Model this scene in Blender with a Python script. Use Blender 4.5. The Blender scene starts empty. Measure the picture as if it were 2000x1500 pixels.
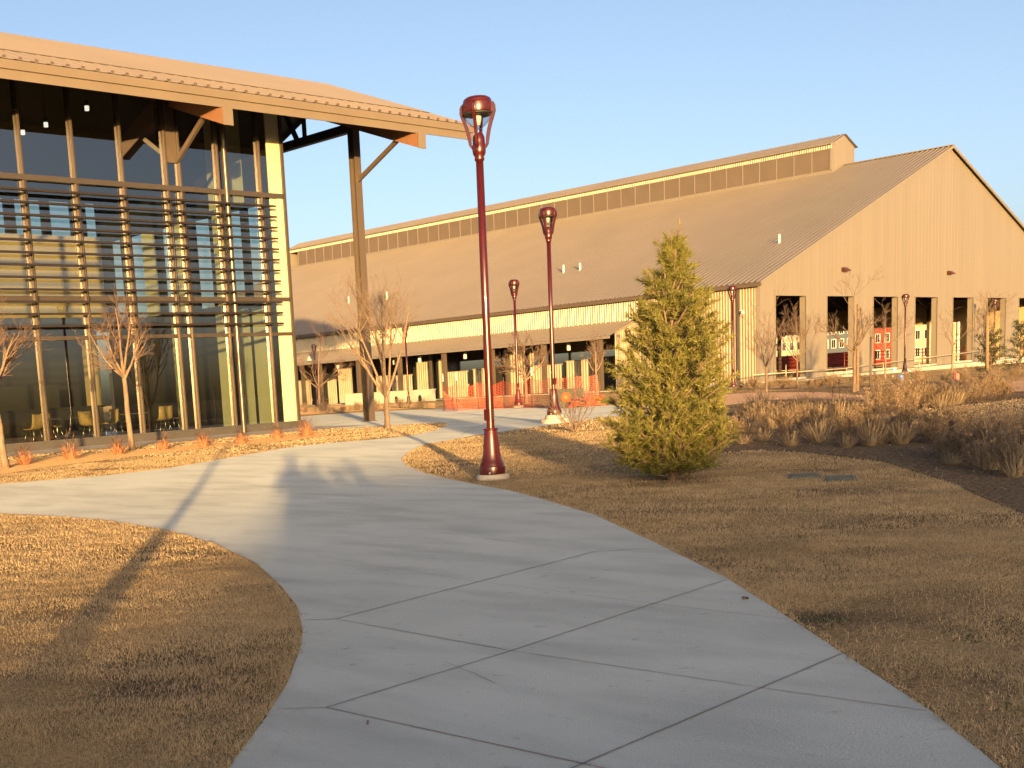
import bpy, bmesh, math, random
import numpy as np
from mathutils import Vector, Matrix, geometry
random.seed(7); rng = np.random.default_rng(11)
sc = bpy.context.scene
COL = sc.collection
R_ = math.radians

# ------------------------------------------------------------------ camera
RC = np.array([[0.73946, -0.67045, -0.06073], [-0.15105, -0.07732, -0.98550], [0.65604, 0.73791, -0.15845]])
_u, _s, _v = np.linalg.svd(RC); RC = _u @ _v
FOC, PX, PY, EYE = 2401.0, 667.66, 1149.4, 1.4
cam_d = bpy.data.cameras.new('camera'); cam = bpy.data.objects.new('camera', cam_d); COL.objects.link(cam)
cam_d.sensor_fit = 'HORIZONTAL'; cam_d.sensor_width = 36.0; cam_d.lens = FOC / 2000 * 36
cam_d.shift_x = (1000 - PX) / 2000; cam_d.shift_y = (PY - 750) / 2000
cam_d.clip_start = 0.05; cam_d.clip_end = 4000
M3 = np.stack([RC[0], -RC[1], -RC[2]], 1)
mw = Matrix([list(M3[0]) + [0], list(M3[1]) + [0], list(M3[2]) + [EYE], [0, 0, 0, 1]])
cam.matrix_world = mw
sc.camera = cam

# ------------------------------------------------------------------ sky, sun, exposure
SUN_AZ, SUN_EL = 50.6, 3.6           # direction the light travels to (from +X towards +Y), height of the sun
wd = bpy.data.worlds.new('World'); sc.world = wd; wd.use_nodes = True
wn = wd.node_tree.nodes; wl = wd.node_tree.links
sky = wn.new('ShaderNodeTexSky'); sky.sky_type = 'NISHITA'; sky.sun_disc = False
sky.sun_elevation = R_(SUN_EL); sky.sun_rotation = R_(270 - SUN_AZ)
sky.altitude = 900; sky.air_density = 0.5; sky.dust_density = 6.0; sky.ozone_density = 0.6
wb = wn.new('ShaderNodeMix'); wb.data_type = 'RGBA'; wb.blend_type = 'MULTIPLY'; wb.inputs[0].default_value = 1.0
wb.inputs[7].default_value = (1.06, 1.0, .97, 1)        # the camera's white balance
wl.new(sky.outputs[0], wb.inputs[6]); wl.new(wb.outputs[2], wn['Background'].inputs[0]); wn['Background'].inputs[1].default_value = 0.145
sun_d = bpy.data.lights.new('sun', 'SUN'); sun = bpy.data.objects.new('sun', sun_d); COL.objects.link(sun)
sun_d.energy = 5.0; sun_d.angle = R_(0.7); sun_d.color = (1.0, 0.60, 0.22)
SD = Vector((math.cos(R_(SUN_AZ)) * math.cos(R_(SUN_EL)), math.sin(R_(SUN_AZ)) * math.cos(R_(SUN_EL)), -math.sin(R_(SUN_EL))))
sun.rotation_euler = SD.to_track_quat('-Z', 'Y').to_euler(); sun.location = (-40, -50, 40)
sc.view_settings.view_transform = 'Standard'; sc.view_settings.look = 'None'
sc.view_settings.exposure = 1.6; sc.view_settings.gamma = 1.0
S2 = np.array([math.cos(R_(SUN_AZ)), math.sin(R_(SUN_AZ))]); U2 = np.array([S2[1], -S2[0]])

# ------------------------------------------------------------------ terrain and survey helpers
def terrain(x, y):
    r = np.hypot(x, y); t = np.clip((r - 15.0) / 15.0, 0, 1)
    return 0.25 * t * t * (3 - 2 * t)
def gp(px, py):
    """where the sight line through a point of the survey photo meets the terrain"""
    d = RC.T @ np.array([(px - PX) / FOC, (py - PY) / FOC, 1.0])
    lo, hi = 0.5, 600.0
    for _ in range(60):
        m = (lo + hi) / 2
        if EYE + m * d[2] > terrain(m * d[0], m * d[1]): lo = m
        else: hi = m
    return (lo * d[0], lo * d[1])
def tz(x, y): return float(terrain(x, y))

# ------------------------------------------------------------------ mesh builder
class MB:
    def __init__(s): s.v = []; s.f = []; s.mi = []; s.sm = []
    def add(s, vs, fs, m=0, smooth=False):
        b = len(s.v); s.v.extend([tuple(map(float, p)) for p in vs])
        for f in fs: s.f.append([i + b for i in f]); s.mi.append(m); s.sm.append(smooth)
    def quad(s, a, b, c, d, m=0): s.add([a, b, c, d], [(0, 1, 2, 3)], m)
    def box(s, x0, x1, y0, y1, z0, z1, m=0):
        v = [(x, y, z) for z in (z0, z1) for x, y in ((x0, y0), (x1, y0), (x1, y1), (x0, y1))]
        s.add(v, [(3, 2, 1, 0), (4, 5, 6, 7), (0, 1, 5, 4), (1, 2, 6, 5), (2, 3, 7, 6), (3, 0, 4, 7)], m)
    def bar(s, a, b, w, h, up=(0, 0, 1), m=0):
        a = Vector(a); b = Vector(b); d = (b - a).normalized(); up = Vector(up)
        sd = d.cross(up)
        if sd.length < 1e-4: sd = d.cross(Vector((1, 0, 0)))
        sd.normalize(); u = sd.cross(d).normalized()
        v = []
        for p in (a, b):
            for i, j in ((-1, -1), (1, -1), (1, 1), (-1, 1)): v.append(p + sd * (i * w / 2) + u * (j * h / 2))
        s.add(v, [(3, 2, 1, 0), (4, 5, 6, 7), (0, 1, 5, 4), (1, 2, 6, 5), (2, 3, 7, 6), (3, 0, 4, 7)], m)
    def prism(s, pts, vec, m=0):
        n = len(pts); vec = Vector(vec); a = [Vector(p) for p in pts]
        s.add(a + [p + vec for p in a], [tuple(range(n))[::-1], tuple(range(n, 2 * n))] + [(i, (i + 1) % n, n + (i + 1) % n, n + i) for i in range(n)], m)
    def tube(s, pts, rs, n=6, m=0, cap=True):
        pts = [Vector(p) for p in pts]; k = len(pts)
        d0 = (pts[1] - pts[0]).normalized(); ref = Vector((0, 0, 1)) if abs(d0.z) < .9 else Vector((1, 0, 0))
        sx = d0.cross(ref).normalized(); v = []
        for i in range(k):
            d = (pts[min(i + 1, k - 1)] - pts[max(i - 1, 0)])
            d = d.normalized() if d.length > 1e-9 else d0
            sx = (sx - d * sx.dot(d)); sx = sx.normalized() if sx.length > 1e-6 else d.orthogonal().normalized()
            sy = d.cross(sx)
            for j in range(n):
                t = 2 * math.pi * j / n
                v.append(pts[i] + (sx * math.cos(t) + sy * math.sin(t)) * rs[i])
        f = [(i * n + j, i * n + (j + 1) % n, (i + 1) * n + (j + 1) % n, (i + 1) * n + j) for i in range(k - 1) for j in range(n)]
        if cap: f += [tuple(range(n))[::-1], tuple(range((k - 1) * n, k * n))]
        s.add(v, f, m, True)
    def lathe(s, prof, n=24, c=(0, 0), m=0, smooth=True):
        v = []; k = len(prof)
        for r, z in prof:
            for j in range(n):
                t = 2 * math.pi * j / n; v.append((c[0] + r * math.cos(t), c[1] + r * math.sin(t), z))
        f = [(i * n + j, i * n + (j + 1) % n, (i + 1) * n + (j + 1) % n, (i + 1) * n + j) for i in range(k - 1) for j in range(n)]
        s.add(v, f, m, smooth)
    def build(s, name, mats, parent=None, loc=None):
        me = bpy.data.meshes.new(name); me.from_pydata(s.v, [], s.f)
        for m in (mats if isinstance(mats, (list, tuple)) else [mats]): me.materials.append(m)
        me.polygons.foreach_set('material_index', s.mi); me.polygons.foreach_set('use_smooth', s.sm); me.update()
        o = bpy.data.objects.new(name, me); COL.objects.link(o)
        if parent is not None:
            o.parent = parent
        if loc is not None: o.location = loc
        return o
def corr(mb, o, u, v, L, top, bot, pitch, dep, nrm, shape='trap', m=0):
    """corrugated sheet: origin o, along u for L, up along v from bot(t) to top(t), ribs standing dep out along nrm"""
    o, u, v, nrm = (np.array(q, float) for q in (o, u, v, nrm))
    prof = {'trap': ((0, 0), (.13, 0), (.35, 1), (.63, 1), (.85, 0)), 'rib': ((0, 0), (.62, 0), (.70, 1), (.86, 1), (.94, 0)),
            'flat': ((0, 0), (.47, .0), (.482, 1), (.52, 1), (.532, 0))}[shape]
    ts = [0.0]; hs = [0.0]; n = int(math.ceil(L / pitch))
    for i in range(n):
        for a, h in prof:
            t = (i + a) * pitch
            if 1e-6 < t < L: ts.append(t); hs.append(h * dep)
    ts.append(L); hs.append(hs[-1])
    vs = []
    for t, h in zip(ts, hs):
        b = o + u * t + nrm * h
        vs.append(b + v * bot(t)); vs.append(b + v * top(t))
    mb.add(vs, [(2 * i, 2 * i + 2, 2 * i + 3, 2 * i + 1) for i in range(len(ts) - 1)], m)

def thing(name, label, cat, loc=(0, 0, 0), rz=0, group=None):
    o = bpy.data.objects.new(name, None); COL.objects.link(o); o.empty_display_size = .3
    o.location = loc; o.rotation_euler = (0, 0, rz); tag(o, label, cat, group); return o
def tag(o, label, cat, group=None):
    o['label'] = label; o['category'] = cat
    if group: o['group'] = group
    return o
def struct(o, kind='structure'): o['kind'] = kind; return o
def copy_tree(o, parent=None):
    c = o.copy(); COL.objects.link(c)
    if parent is not None: c.parent = parent
    for ch in list(o.children): copy_tree(ch, c)
    return c
def place(root, loc, rz=0.0, scale=1.0, label=None, group=None):
    root.location = loc; root.rotation_euler = (0, 0, rz); root.scale = (scale,) * 3
    if label: root['label'] = label
    if group: root['group'] = group
    return root
def part_at(mb, name, mat, root):     # a part modelled in world coordinates under a root that stands elsewhere
    o = mb.build(name, mat, root); o.matrix_parent_inverse = Matrix.Translation(-Vector(root.location)); return o

# ------------------------------------------------------------------ materials
MATS = {}
def mat(name, col, rough=.6, metal=0, var=.12, scale=3.0, bump=0.0, bscale=40, spec=.5, coat=0, stretch=None, var2=None, dr=0.0):
    m = bpy.data.materials.new(name); m.use_nodes = True; MATS[name] = m
    nt = m.node_tree; b = nt.nodes['Principled BSDF']; L = nt.links
    b.inputs['Roughness'].default_value = rough; b.inputs['Metallic'].default_value = metal
    b.inputs['Specular IOR Level'].default_value = spec; b.inputs['Coat Weight'].default_value = coat; b.inputs['Diffuse Roughness'].default_value = dr
    geo = nt.nodes.new('ShaderNodeNewGeometry'); src = geo.outputs['Position']
    if stretch:
        mp = nt.nodes.new('ShaderNodeMapping'); mp.inputs['Scale'].default_value = stretch; L.new(src, mp.inputs[0]); src = mp.outputs[0]
    n = nt.nodes.new('ShaderNodeTexNoise'); n.inputs['Scale'].default_value = scale; n.inputs['Detail'].default_value = 6; L.new(src, n.inputs['Vector'])
    mx = nt.nodes.new('ShaderNodeMix'); mx.data_type = 'RGBA'
    mx.inputs[6].default_value = tuple(c * (1 - var) for c in col) + (1,)
    mx.inputs[7].default_value = (tuple(var2) if var2 else tuple(min(1, c * (1 + var)) for c in col)) + (1,)
    mr = nt.nodes.new('ShaderNodeMapRange'); mr.inputs[1].default_value = .3; mr.inputs[2].default_value = .7
    L.new(n.outputs[0], mr.inputs[0]); L.new(mr.outputs[0], mx.inputs[0]); L.new(mx.outputs[2], b.inputs['Base Color'])
    if bump:
        n2 = nt.nodes.new('ShaderNodeTexNoise'); n2.inputs['Scale'].default_value = bscale; n2.inputs['Detail'].default_value = 4; L.new(src, n2.inputs['Vector'])
        bp = nt.nodes.new('ShaderNodeBump'); bp.inputs['Strength'].default_value = bump; bp.inputs['Distance'].default_value = .02
        L.new(n2.outputs[0], bp.inputs['Height']); L.new(bp.outputs[0], b.inputs['Normal'])
    return m
tan_wall = mat('tan_wall_metal', (.190, .166, .136), .42, .0, .06, .8, .45, 1.2, spec=.5, stretch=(2.2, 2.2, .12))
cream_corr = mat('cream_corrugated_metal', (.28, .25, .185), .42, .1, .08, .7, .3, .8, spec=.45, stretch=(1, .8, .15))
tan_roof = mat('tan_roof_metal', (.185, .160, .138), .42, .1, .06, .25, .0, spec=.5)
bronze = mat('bronze_painted_steel', (.095, .072, .053), .45, .1, .06, 2)
bronze_dark = mat('dark_bronze_steel', (.075, .062, .05), .5, .1, .1, 2)
glintless_corr = mat('glintless_corrugated_metal', (.26, .205, .14), .5, .0, .06, .7, .2, .8, spec=.4)  # same cladding as the cream band, duller in place of lost sun glint
panel_cream = mat('cream_partition_metal', (.28, .245, .17), .5, .0, .1, 1.2, spec=.4)
louvre_m = mat('dark_louvre_blade', (.024, .018, .014), .4, .1, .06, 2)
roof_lit_tone = mat('lit_tone_roof_sheet', (.43, .32, .16), .45, 0, .05, .4)  # paler than the fascia to stand in for sunlight the slope misses
tan_apron = mat('tan_apron_sheet', (.36, .27, .15), .45, 0, .05, .4)
barn_floor = mat('packed_dirt_floor', (.13, .095, .07), .95, 0, .25, 1.5)
fascia_m = mat('tan_fascia_metal', (.155, .123, .088), .45, .0, .05, 1.2)
panel_br = mat('brown_monitor_panel', (.108, .084, .064), .6, 0, .06, 1)
mullion_m = mat('bronze_mullion', (.092, .073, .056), .27, .45, .06, 3)
beam_grey = mat('grey_bronze_sill', (.072, .066, .06), .45, .1, .08, 2)
black_steel = mat('black_brown_steel', (.03, .026, .023), .55, .1, .1, 2)
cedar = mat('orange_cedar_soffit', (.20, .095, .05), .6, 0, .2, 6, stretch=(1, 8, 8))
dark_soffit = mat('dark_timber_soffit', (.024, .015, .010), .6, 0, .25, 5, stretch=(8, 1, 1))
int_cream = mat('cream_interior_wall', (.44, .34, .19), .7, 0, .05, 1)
corner_cream = mat('cream_corner_panel', (.56, .51, .30), .5, 0, .05, 1)
int_pale = mat('pale_cream_panel', (.46, .46, .33), .6, 0, .05, 1)
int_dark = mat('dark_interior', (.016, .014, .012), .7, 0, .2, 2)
int_floor = mat('interior_floor', (.10, .085, .07), .35, 0, .15, 1.5)
chair_m = mat('mustard_chair_shell', (.40, .27, .10), .5, 0, .06, 3)
table_m = mat('dark_table_top', (.10, .09, .08), .25, 0, .1, 3)
chrome = mat('brushed_steel', (.5, .48, .45), .3, 1, .05, 9)
red_paint = mat('maroon_gloss_paint', (.052, .0056, .005), .30, 0, .18, 5, spec=.5, coat=.2)
lamp_black = mat('black_rubber_ring', (.015, .013, .012), .6, 0, .1, 9)
pad_conc = mat('pad_concrete', (.40, .37, .32), .9, 0, .15, 7, .4, 60)
white_m = mat('white_plastic', (.62, .62, .58), .5, 0, .04, 5)
bark = mat('grey_brown_bark', (.15, .105, .075), .9, 0, .3, 18, .5, 60, stretch=(1, 1, .3))
twig = mat('reddish_brown_twig', (.155, .102, .074), .85, 0, .25, 6)
bark_tan = mat('tan_bark', (.20, .14, .095), .9, 0, .25, 18, .5, 60, stretch=(1, 1, .3))
stake_m = mat('wooden_stake', (.20, .13, .075), .9, 0, .25, 12)
net_m = mat('orange_plastic_net', (.62, .10, .045), .6, 0, .06, 4)
orange_m = mat('orange_plastic', (.60, .10, .03), .5, 0, .06, 4)
olive_m = mat('dark_olive_board', (.05, .05, .035), .8, 0, .4, 14)
red_rail = mat('dark_red_pipe', (.16, .022, .015), .45, .1, .2, 4)
white_wall = mat('pale_stucco', (.46, .43, .33), .9, 0, .05, 4, .2, 40)
rail_m = mat('yellow_galvanised_rail', (.46, .40, .27), .4, .3, .08, 4)
house_blue = mat('slate_blue_siding', (.10, .125, .15), .7, 0, .06, 2, stretch=(1, 1, 12))
house_red = mat('barn_red_siding', (.26, .045, .028), .7, 0, .06, 2, stretch=(1, 1, 12))
house_cream = mat('cream_siding', (.45, .40, .29), .7, 0, .06, 2, stretch=(1, 1, 12))
house_roof = mat('grey_shingle_roof', (.12, .11, .10), .9, 0, .2, 6)
trim_white = mat('white_trim', (.6, .58, .52), .5, 0, .03, 4)
win_dark = mat('dark_window_pane', (.02, .024, .03), .08, 0, .1, 1)
green_lid = mat('green_valve_lid', (.13, .13, .09), 1.0, 0, .2, 8)
blue_flag = mat('blue_marker_flag', (.02, .10, .42), .5, 0, .05, 5)
red_flag = mat('red_marker_flag', (.45, .03, .02), .5, 0, .05, 5)
skin_m = mat('skin', (.45, .27, .19), .5, 0, .05, 8)
cloth_a = mat('navy_jacket', (.03, .04, .08), .8, 0, .1, 8)
cloth_d = mat('pale_blue_jumper', (.20, .26, .34), .85, 0, .1, 8)
cloth_c = mat('brown_coat', (.10, .06, .04), .85, 0, .1, 8)
cloth_b = mat('grey_coat', (.12, .12, .12), .85, 0, .1, 8)
hair_m = mat('brown_hair', (.05, .03, .02), .6, 0, .2, 20)
stucco_shed = mat('beige_shed_wall', (.30, .26, .20), .9, 0, .1, 2, .2, 20)

def glass_mat(name, tint, refl=1.0):
    m = bpy.data.materials.new(name); m.use_nodes = True; nt = m.node_tree; L = nt.links
    nt.nodes.remove(nt.nodes['Principled BSDF']); out = nt.nodes['Material Output']
    tr = nt.nodes.new('ShaderNodeBsdfTransparent'); tr.inputs[0].default_value = tint + (1,)
    gl = nt.nodes.new('ShaderNodeBsdfGlossy'); gl.inputs['Roughness'].default_value = .015; gl.inputs[0].default_value = (refl, refl, refl, 1)
    lw = nt.nodes.new('ShaderNodeLayerWeight'); lw.inputs[0].default_value = .5
    pw = nt.nodes.new('ShaderNodeMath'); pw.operation = 'POWER'; pw.inputs[1].default_value = 4.0; L.new(lw.outputs['Facing'], pw.inputs[0])
    fr = nt.nodes.new('ShaderNodeMath'); fr.operation = 'MULTIPLY_ADD'; fr.inputs[1].default_value = .9; fr.inputs[2].default_value = .17; L.new(pw.outputs[0], fr.inputs[0])
    mx = nt.nodes.new('ShaderNodeMixShader'); L.new(fr.outputs[0], mx.inputs[0]); L.new(tr.outputs[0], mx.inputs[1]); L.new(gl.outputs[0], mx.inputs[2])
    L.new(mx.outputs[0], out.inputs[0]); return m
glass = glass_mat('tinted_glass', (.60, .66, .62))
clear_glass = glass_mat('clear_lamp_glass', (.86, .88, .88))
lit_m = bpy.data.materials.new('lit_downlight'); lit_m.use_nodes = True
lit_m.node_tree.nodes['Principled BSDF'].inputs['Emission Color'].default_value = (1, .9, .75, 1)
lit_m.node_tree.nodes['Principled BSDF'].inputs['Emission Strength'].default_value = .6

def concrete_mat():
    m = mat('path_concrete', (.405, .44, .44), .88, 0, .09, .45, .5, 90, spec=.3, dr=.5)
    nt = m.node_tree; L = nt.links; b = nt.nodes['Principled BSDF']; src = b.inputs['Base Color'].links[0].from_socket
    geo = nt.nodes.new('ShaderNodeNewGeometry')
    def layer(src, scale, lo, hi, f0, f1, stretch=None, detail=5):
        n = nt.nodes.new('ShaderNodeTexNoise'); n.inputs['Scale'].default_value = scale; n.inputs['Detail'].default_value = detail
        if stretch:
            mp = nt.nodes.new('ShaderNodeMapping'); mp.inputs['Scale'].default_value = stretch; mp.inputs['Rotation'].default_value = (0, 0, .6)
            L.new(geo.outputs['Position'], mp.inputs[0]); L.new(mp.outputs[0], n.inputs['Vector'])
        else: L.new(geo.outputs['Position'], n.inputs['Vector'])
        r = nt.nodes.new('ShaderNodeMapRange'); r.inputs[1].default_value = lo; r.inputs[2].default_value = hi; r.inputs[3].default_value = f0; r.inputs[4].default_value = f1
        L.new(n.outputs[0], r.inputs[0]); mu = nt.nodes.new('ShaderNodeMix'); mu.data_type = 'RGBA'; mu.blend_type = 'MULTIPLY'; mu.inputs[0].default_value = 1
        L.new(src, mu.inputs[6]); L.new(r.outputs[0], mu.inputs[7]); return mu.outputs[2]
    src = layer(src, 260, .35, .65, .88, 1.1, None, 2)          # fine sand
    src = layer(src, 2.2, .30, .55, .80, 1.02, (1, .35, 1))      # broom drag, old water marks
    src = layer(src, 9, .24, .36, .72, 1.0)                     # small stains
    L.new(src, b.inputs['Base Color']); return m
concrete = concrete_mat()
joint_m = mat('saw_cut_joint', (.20, .185, .165), .95, 0, .35, 5)
joint_red = mat('clay_stained_joint', (.26, .19, .145), .95, 0, .35, 5)

def ground_mat():
    m = bpy.data.materials.new('dormant_lawn_ground'); m.use_nodes = True; nt = m.node_tree; L = nt.links
    b = nt.nodes['Principled BSDF']; b.inputs['Roughness'].default_value = .95; b.inputs['Specular IOR Level'].default_value = .1; b.inputs['Diffuse Roughness'].default_value = 1.0
    geo = nt.nodes.new('ShaderNodeNewGeometry')
    def noise(s, d=6):
        n = nt.nodes.new('ShaderNodeTexNoise'); n.inputs['Scale'].default_value = s; n.inputs['Detail'].default_value = d
        L.new(geo.outputs['Position'], n.inputs['Vector']); return n.outputs[0]
    def ramp(f, stops):
        r = nt.nodes.new('ShaderNodeValToRGB'); L.new(f, r.inputs[0]); e = r.color_ramp.elements
        e[0].position, e[0].color = stops[0][0], stops[0][1] + (1,); e[1].position, e[1].color = stops[-1][0], stops[-1][1] + (1,)
        for p, c in stops[1:-1]:
            q = e.new(p); q.color = c + (1,)
        return r.outputs[0]
    a = ramp(noise(.7), [(.34, (.11, .082, .052)), (.48, (.25, .18, .098)), (.7, (.44, .31, .16))])
    c = ramp(noise(28, 4), [(.3, (.5, .45, .4)), (.55, (1, 1, 1)), (.75, (1.0, .95, .85))])
    mu = nt.nodes.new('ShaderNodeMix'); mu.data_type = 'RGBA'; mu.blend_type = 'MULTIPLY'; mu.inputs[0].default_value = 1
    L.new(a, mu.inputs[6]); L.new(c, mu.inputs[7]); L.new(mu.outputs[2], b.inputs['Base Color'])
    bp = nt.nodes.new('ShaderNodeBump'); bp.inputs['Strength'].default_value = .9; bp.inputs['Distance'].default_value = .03
    L.new(noise(45, 5), bp.inputs['Height']); L.new(bp.outputs[0], b.inputs['Normal']); return m
lawn_m = ground_mat()
soil_m = mat('dark_soil_edge', (.06, .045, .032), 1.0, 0, .4, 20, spec=.05)  # dark colour keeps the sheet rims from showing as sunlit lines
mulch_m = mat('dark_shredded_mulch', (.12, .09, .063), 1.0, 0, .6, 22, 1.0, 55, spec=.05, dr=1.0)
redmulch_m = mat('reddish_mulch', (.40, .26, .125), .95, 0, .35, 14, .9, 55, spec=.1, dr=1.0)
gravel_m = mat('pinkish_crushed_granite', (.28, .19, .145), .95, 0, .3, 20, .7, 60, spec=.1, dr=1.0)

def blade_mat(name, c0, c1, c2, psc=.8, sheen=.25):
    """dry leaves: per-blade attribute and a slow patch noise choose between three real colours"""
    m = bpy.data.materials.new(name); m.use_nodes = True; nt = m.node_tree; L = nt.links
    b = nt.nodes['Principled BSDF']; b.inputs['Roughness'].default_value = .7; b.inputs['Specular IOR Level'].default_value = .2
    at = nt.nodes.new('ShaderNodeAttribute'); at.attribute_name = 'tint'
    geo = nt.nodes.new('ShaderNodeNewGeometry'); n = nt.nodes.new('ShaderNodeTexNoise'); n.inputs['Scale'].default_value = psc; n.inputs['Detail'].default_value = 5
    L.new(geo.outputs['Position'], n.inputs['Vector'])
    m1 = nt.nodes.new('ShaderNodeMix'); m1.data_type = 'RGBA'; m1.inputs[6].default_value = c0 + (1,); m1.inputs[7].default_value = c1 + (1,); L.new(at.outputs['Fac'], m1.inputs[0])
    mr = nt.nodes.new('ShaderNodeMapRange'); mr.inputs[1].default_value = .56; mr.inputs[2].default_value = .70; L.new(n.outputs[0], mr.inputs[0])
    m2 = nt.nodes.new('ShaderNodeMix'); m2.data_type = 'RGBA'; m2.inputs[7].default_value = c2 + (1,); L.new(mr.outputs[0], m2.inputs[0]); L.new(m1.outputs[2], m2.inputs[6])
    tl = nt.nodes.new('ShaderNodeBsdfTranslucent'); L.new(m2.outputs[2], tl.inputs[0]); L.new(m2.outputs[2], b.inputs['Base Color'])
    ms = nt.nodes.new('ShaderNodeMixShader'); ms.inputs[0].default_value = sheen; L.new(b.outputs[0], ms.inputs[1]); L.new(tl.outputs[0], ms.inputs[2])
    L.new(ms.outputs[0], nt.nodes['Material Output'].inputs[0]); return m
blade_lawn = blade_mat('dormant_grass_blade', (.38, .285, .16), (.80, .61, .36), (.37, .285, .18), .55)
blade_red = blade_mat('rusty_ornamental_grass', (.36, .13, .06), (.60, .30, .15), (.42, .2, .1))
blade_tan = blade_mat('tan_bunch_grass', (.24, .175, .105), (.50, .39, .25), (.26, .2, .13))
blade_brown = blade_mat('brown_dry_shrub', (.22, .16, .105), (.46, .35, .235), (.27, .21, .145))
blade_green = blade_mat('winter_weed_leaf', (.03, .055, .014), (.06, .10, .025), (.04, .06, .02))
needle_m = blade_mat('pine_needle', (.06, .07, .016), (.35, .32, .085), (.14, .15, .035), 2.0, .3)
ever_m = blade_mat('dark_evergreen_leaf', (.025, .045, .02), (.07, .10, .045), (.04, .06, .03), 2.0, .2)

def tri_mesh(name, V, tint, m, parent=None, nper=3, idx=None):
    """V: (n, nper, 3) loose faces built at once; tint: (n,)"""
    n = len(V); me = bpy.data.meshes.new(name); me.vertices.add(n * nper); me.vertices.foreach_set('co', np.ascontiguousarray(V, dtype=np.float32).ravel())
    if nper == 5: fi = np.array([0, 1, 2, 3, 2, 3, 4]); starts = np.array([0, 4]); tot = np.array([4, 3])
    else: fi = np.arange(nper); starts = np.array([0]); tot = np.array([nper])
    lp = (np.arange(n)[:, None] * nper + fi[None]).ravel()
    me.loops.add(len(lp)); me.loops.foreach_set('vertex_index', lp.astype(np.int32))
    me.polygons.add(n * len(starts)); me.polygons.foreach_set('loop_start', (np.arange(n)[:, None] * len(fi) + starts[None]).ravel().astype(np.int32))
    a = me.attributes.new('tint', 'FLOAT', 'POINT'); a.data.foreach_set('value', np.repeat(tint, nper).astype(np.float32))
    me.materials.append(m); me.update(calc_edges=True); me.validate()
    o = bpy.data.objects.new(name, me); COL.objects.link(o)
    if parent is not None: o.parent = parent
    return o
def blades(P, D, Lg, W, curve):
    """bent blades: root P, direction D, length, width, droop -> (n,5,3)"""
    n = len(P); D = D / np.linalg.norm(D, axis=1, keepdims=True)
    side = np.cross(D, np.array([0, 0, 1.0])); side /= np.maximum(np.linalg.norm(side, axis=1, keepdims=True), 1e-6)
    mid = P + D * (Lg * .55)[:, None]
    out = D.copy(); out[:, 2] = 0; out /= np.maximum(np.linalg.norm(out, axis=1, keepdims=True), 1e-6)
    tip = P + D * Lg[:, None] + out * (curve * Lg * .6)[:, None] - np.array([0, 0, 1.0]) * (curve * Lg * .5)[:, None]
    w = (W / 2)[:, None]
    return np.stack([P - side * w, P + side * w, mid + side * w * .8, mid - side * w * .8, tip], 1)
def tri5(V): return V

# ------------------------------------------------------------------ ground, path, beds
def inside(px, py, poly):
    c = np.zeros(len(px), bool); n = len(poly); j = n - 1
    for i in range(n):
        xi, yi = poly[i]; xj, yj = poly[j]
        k = ((yi > py) != (yj > py)) & (px < (xj - xi) * (py - yi) / (yj - yi + 1e-12) + xi); c ^= k; j = i
    return c
def smooth_poly(pts, closed=True, n=4):
    out = []; N = len(pts)
    for i in range(N):
        p0, p1, p2, p3 = (np.array(pts[(i + k - 1) % N]) for k in range(4))
        for t in np.linspace(0, 1, n, endpoint=False):
            out.append(tuple(.5 * ((2 * p1) + (-p0 + p2) * t + (2 * p0 - 5 * p1 + 4 * p2 - p3) * t * t + (-p0 + 3 * p1 - 3 * p2 + p3) * t ** 3)))
    return out
def sheet(name, poly, lift, m, step=1.5, skirt=.12):
    """flat sheet over the terrain with a rim that goes down into the soil"""
    P = np.array(poly); d = []
    for a, b in zip(P, np.roll(P, -1, 0)):
        k = max(1, int(np.linalg.norm(b - a) / step)); d += [tuple(a + (b - a) * i / k) for i in range(k)]
    nb = len(d); x0, y0 = P.min(0); x1, y1 = P.max(0)
    gx, gy = np.meshgrid(np.arange(x0, x1, step), np.arange(y0, y1, step)); gx = gx.ravel(); gy = gy.ravel(); k = inside(gx, gy, d)
    pts = d + list(zip(gx[k], gy[k]))
    vs, es, fs, *_ = geometry.delaunay_2d_cdt([Vector(p) for p in pts], [(i, (i + 1) % nb) for i in range(nb)], [list(range(nb))], 1, 1e-5)
    mb = MB(); mb.add([(v.x, v.y, tz(v.x, v.y) + lift) for v in vs], [tuple(f) for f in fs])
    for (a, b) in zip(d, d[1:] + d[:1]):
        mb.quad((a[0], a[1], tz(*a) + lift), (b[0], b[1], tz(*b) + lift), (b[0], b[1], tz(*b) - skirt), (a[0], a[1], tz(*a) - skirt), 1)
    return struct(mb.build(name, [m, soil_m]))
near = np.concatenate([np.arange(-12, 46, .75)]); far = np.array([-900, -400, -200, -120, -80, -50, -30, -20])
gxs = np.concatenate([far, near, [50, 60, 80, 110, 150, 220, 400, 700, 1500]]); gys = gxs.copy()
GX, GY = np.meshgrid(gxs, gys, indexing='ij'); GZ = terrain(GX, GY); nx, ny = GX.shape
g = MB(); g.add(np.stack([GX, GY, GZ], -1).reshape(-1, 3), [(i * ny + j, (i + 1) * ny + j, (i + 1) * ny + j + 1, i * ny + j + 1) for i in range(nx - 1) for j in range(ny - 1)], 0, True)
struct(g.build('ground', lawn_m))

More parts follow.
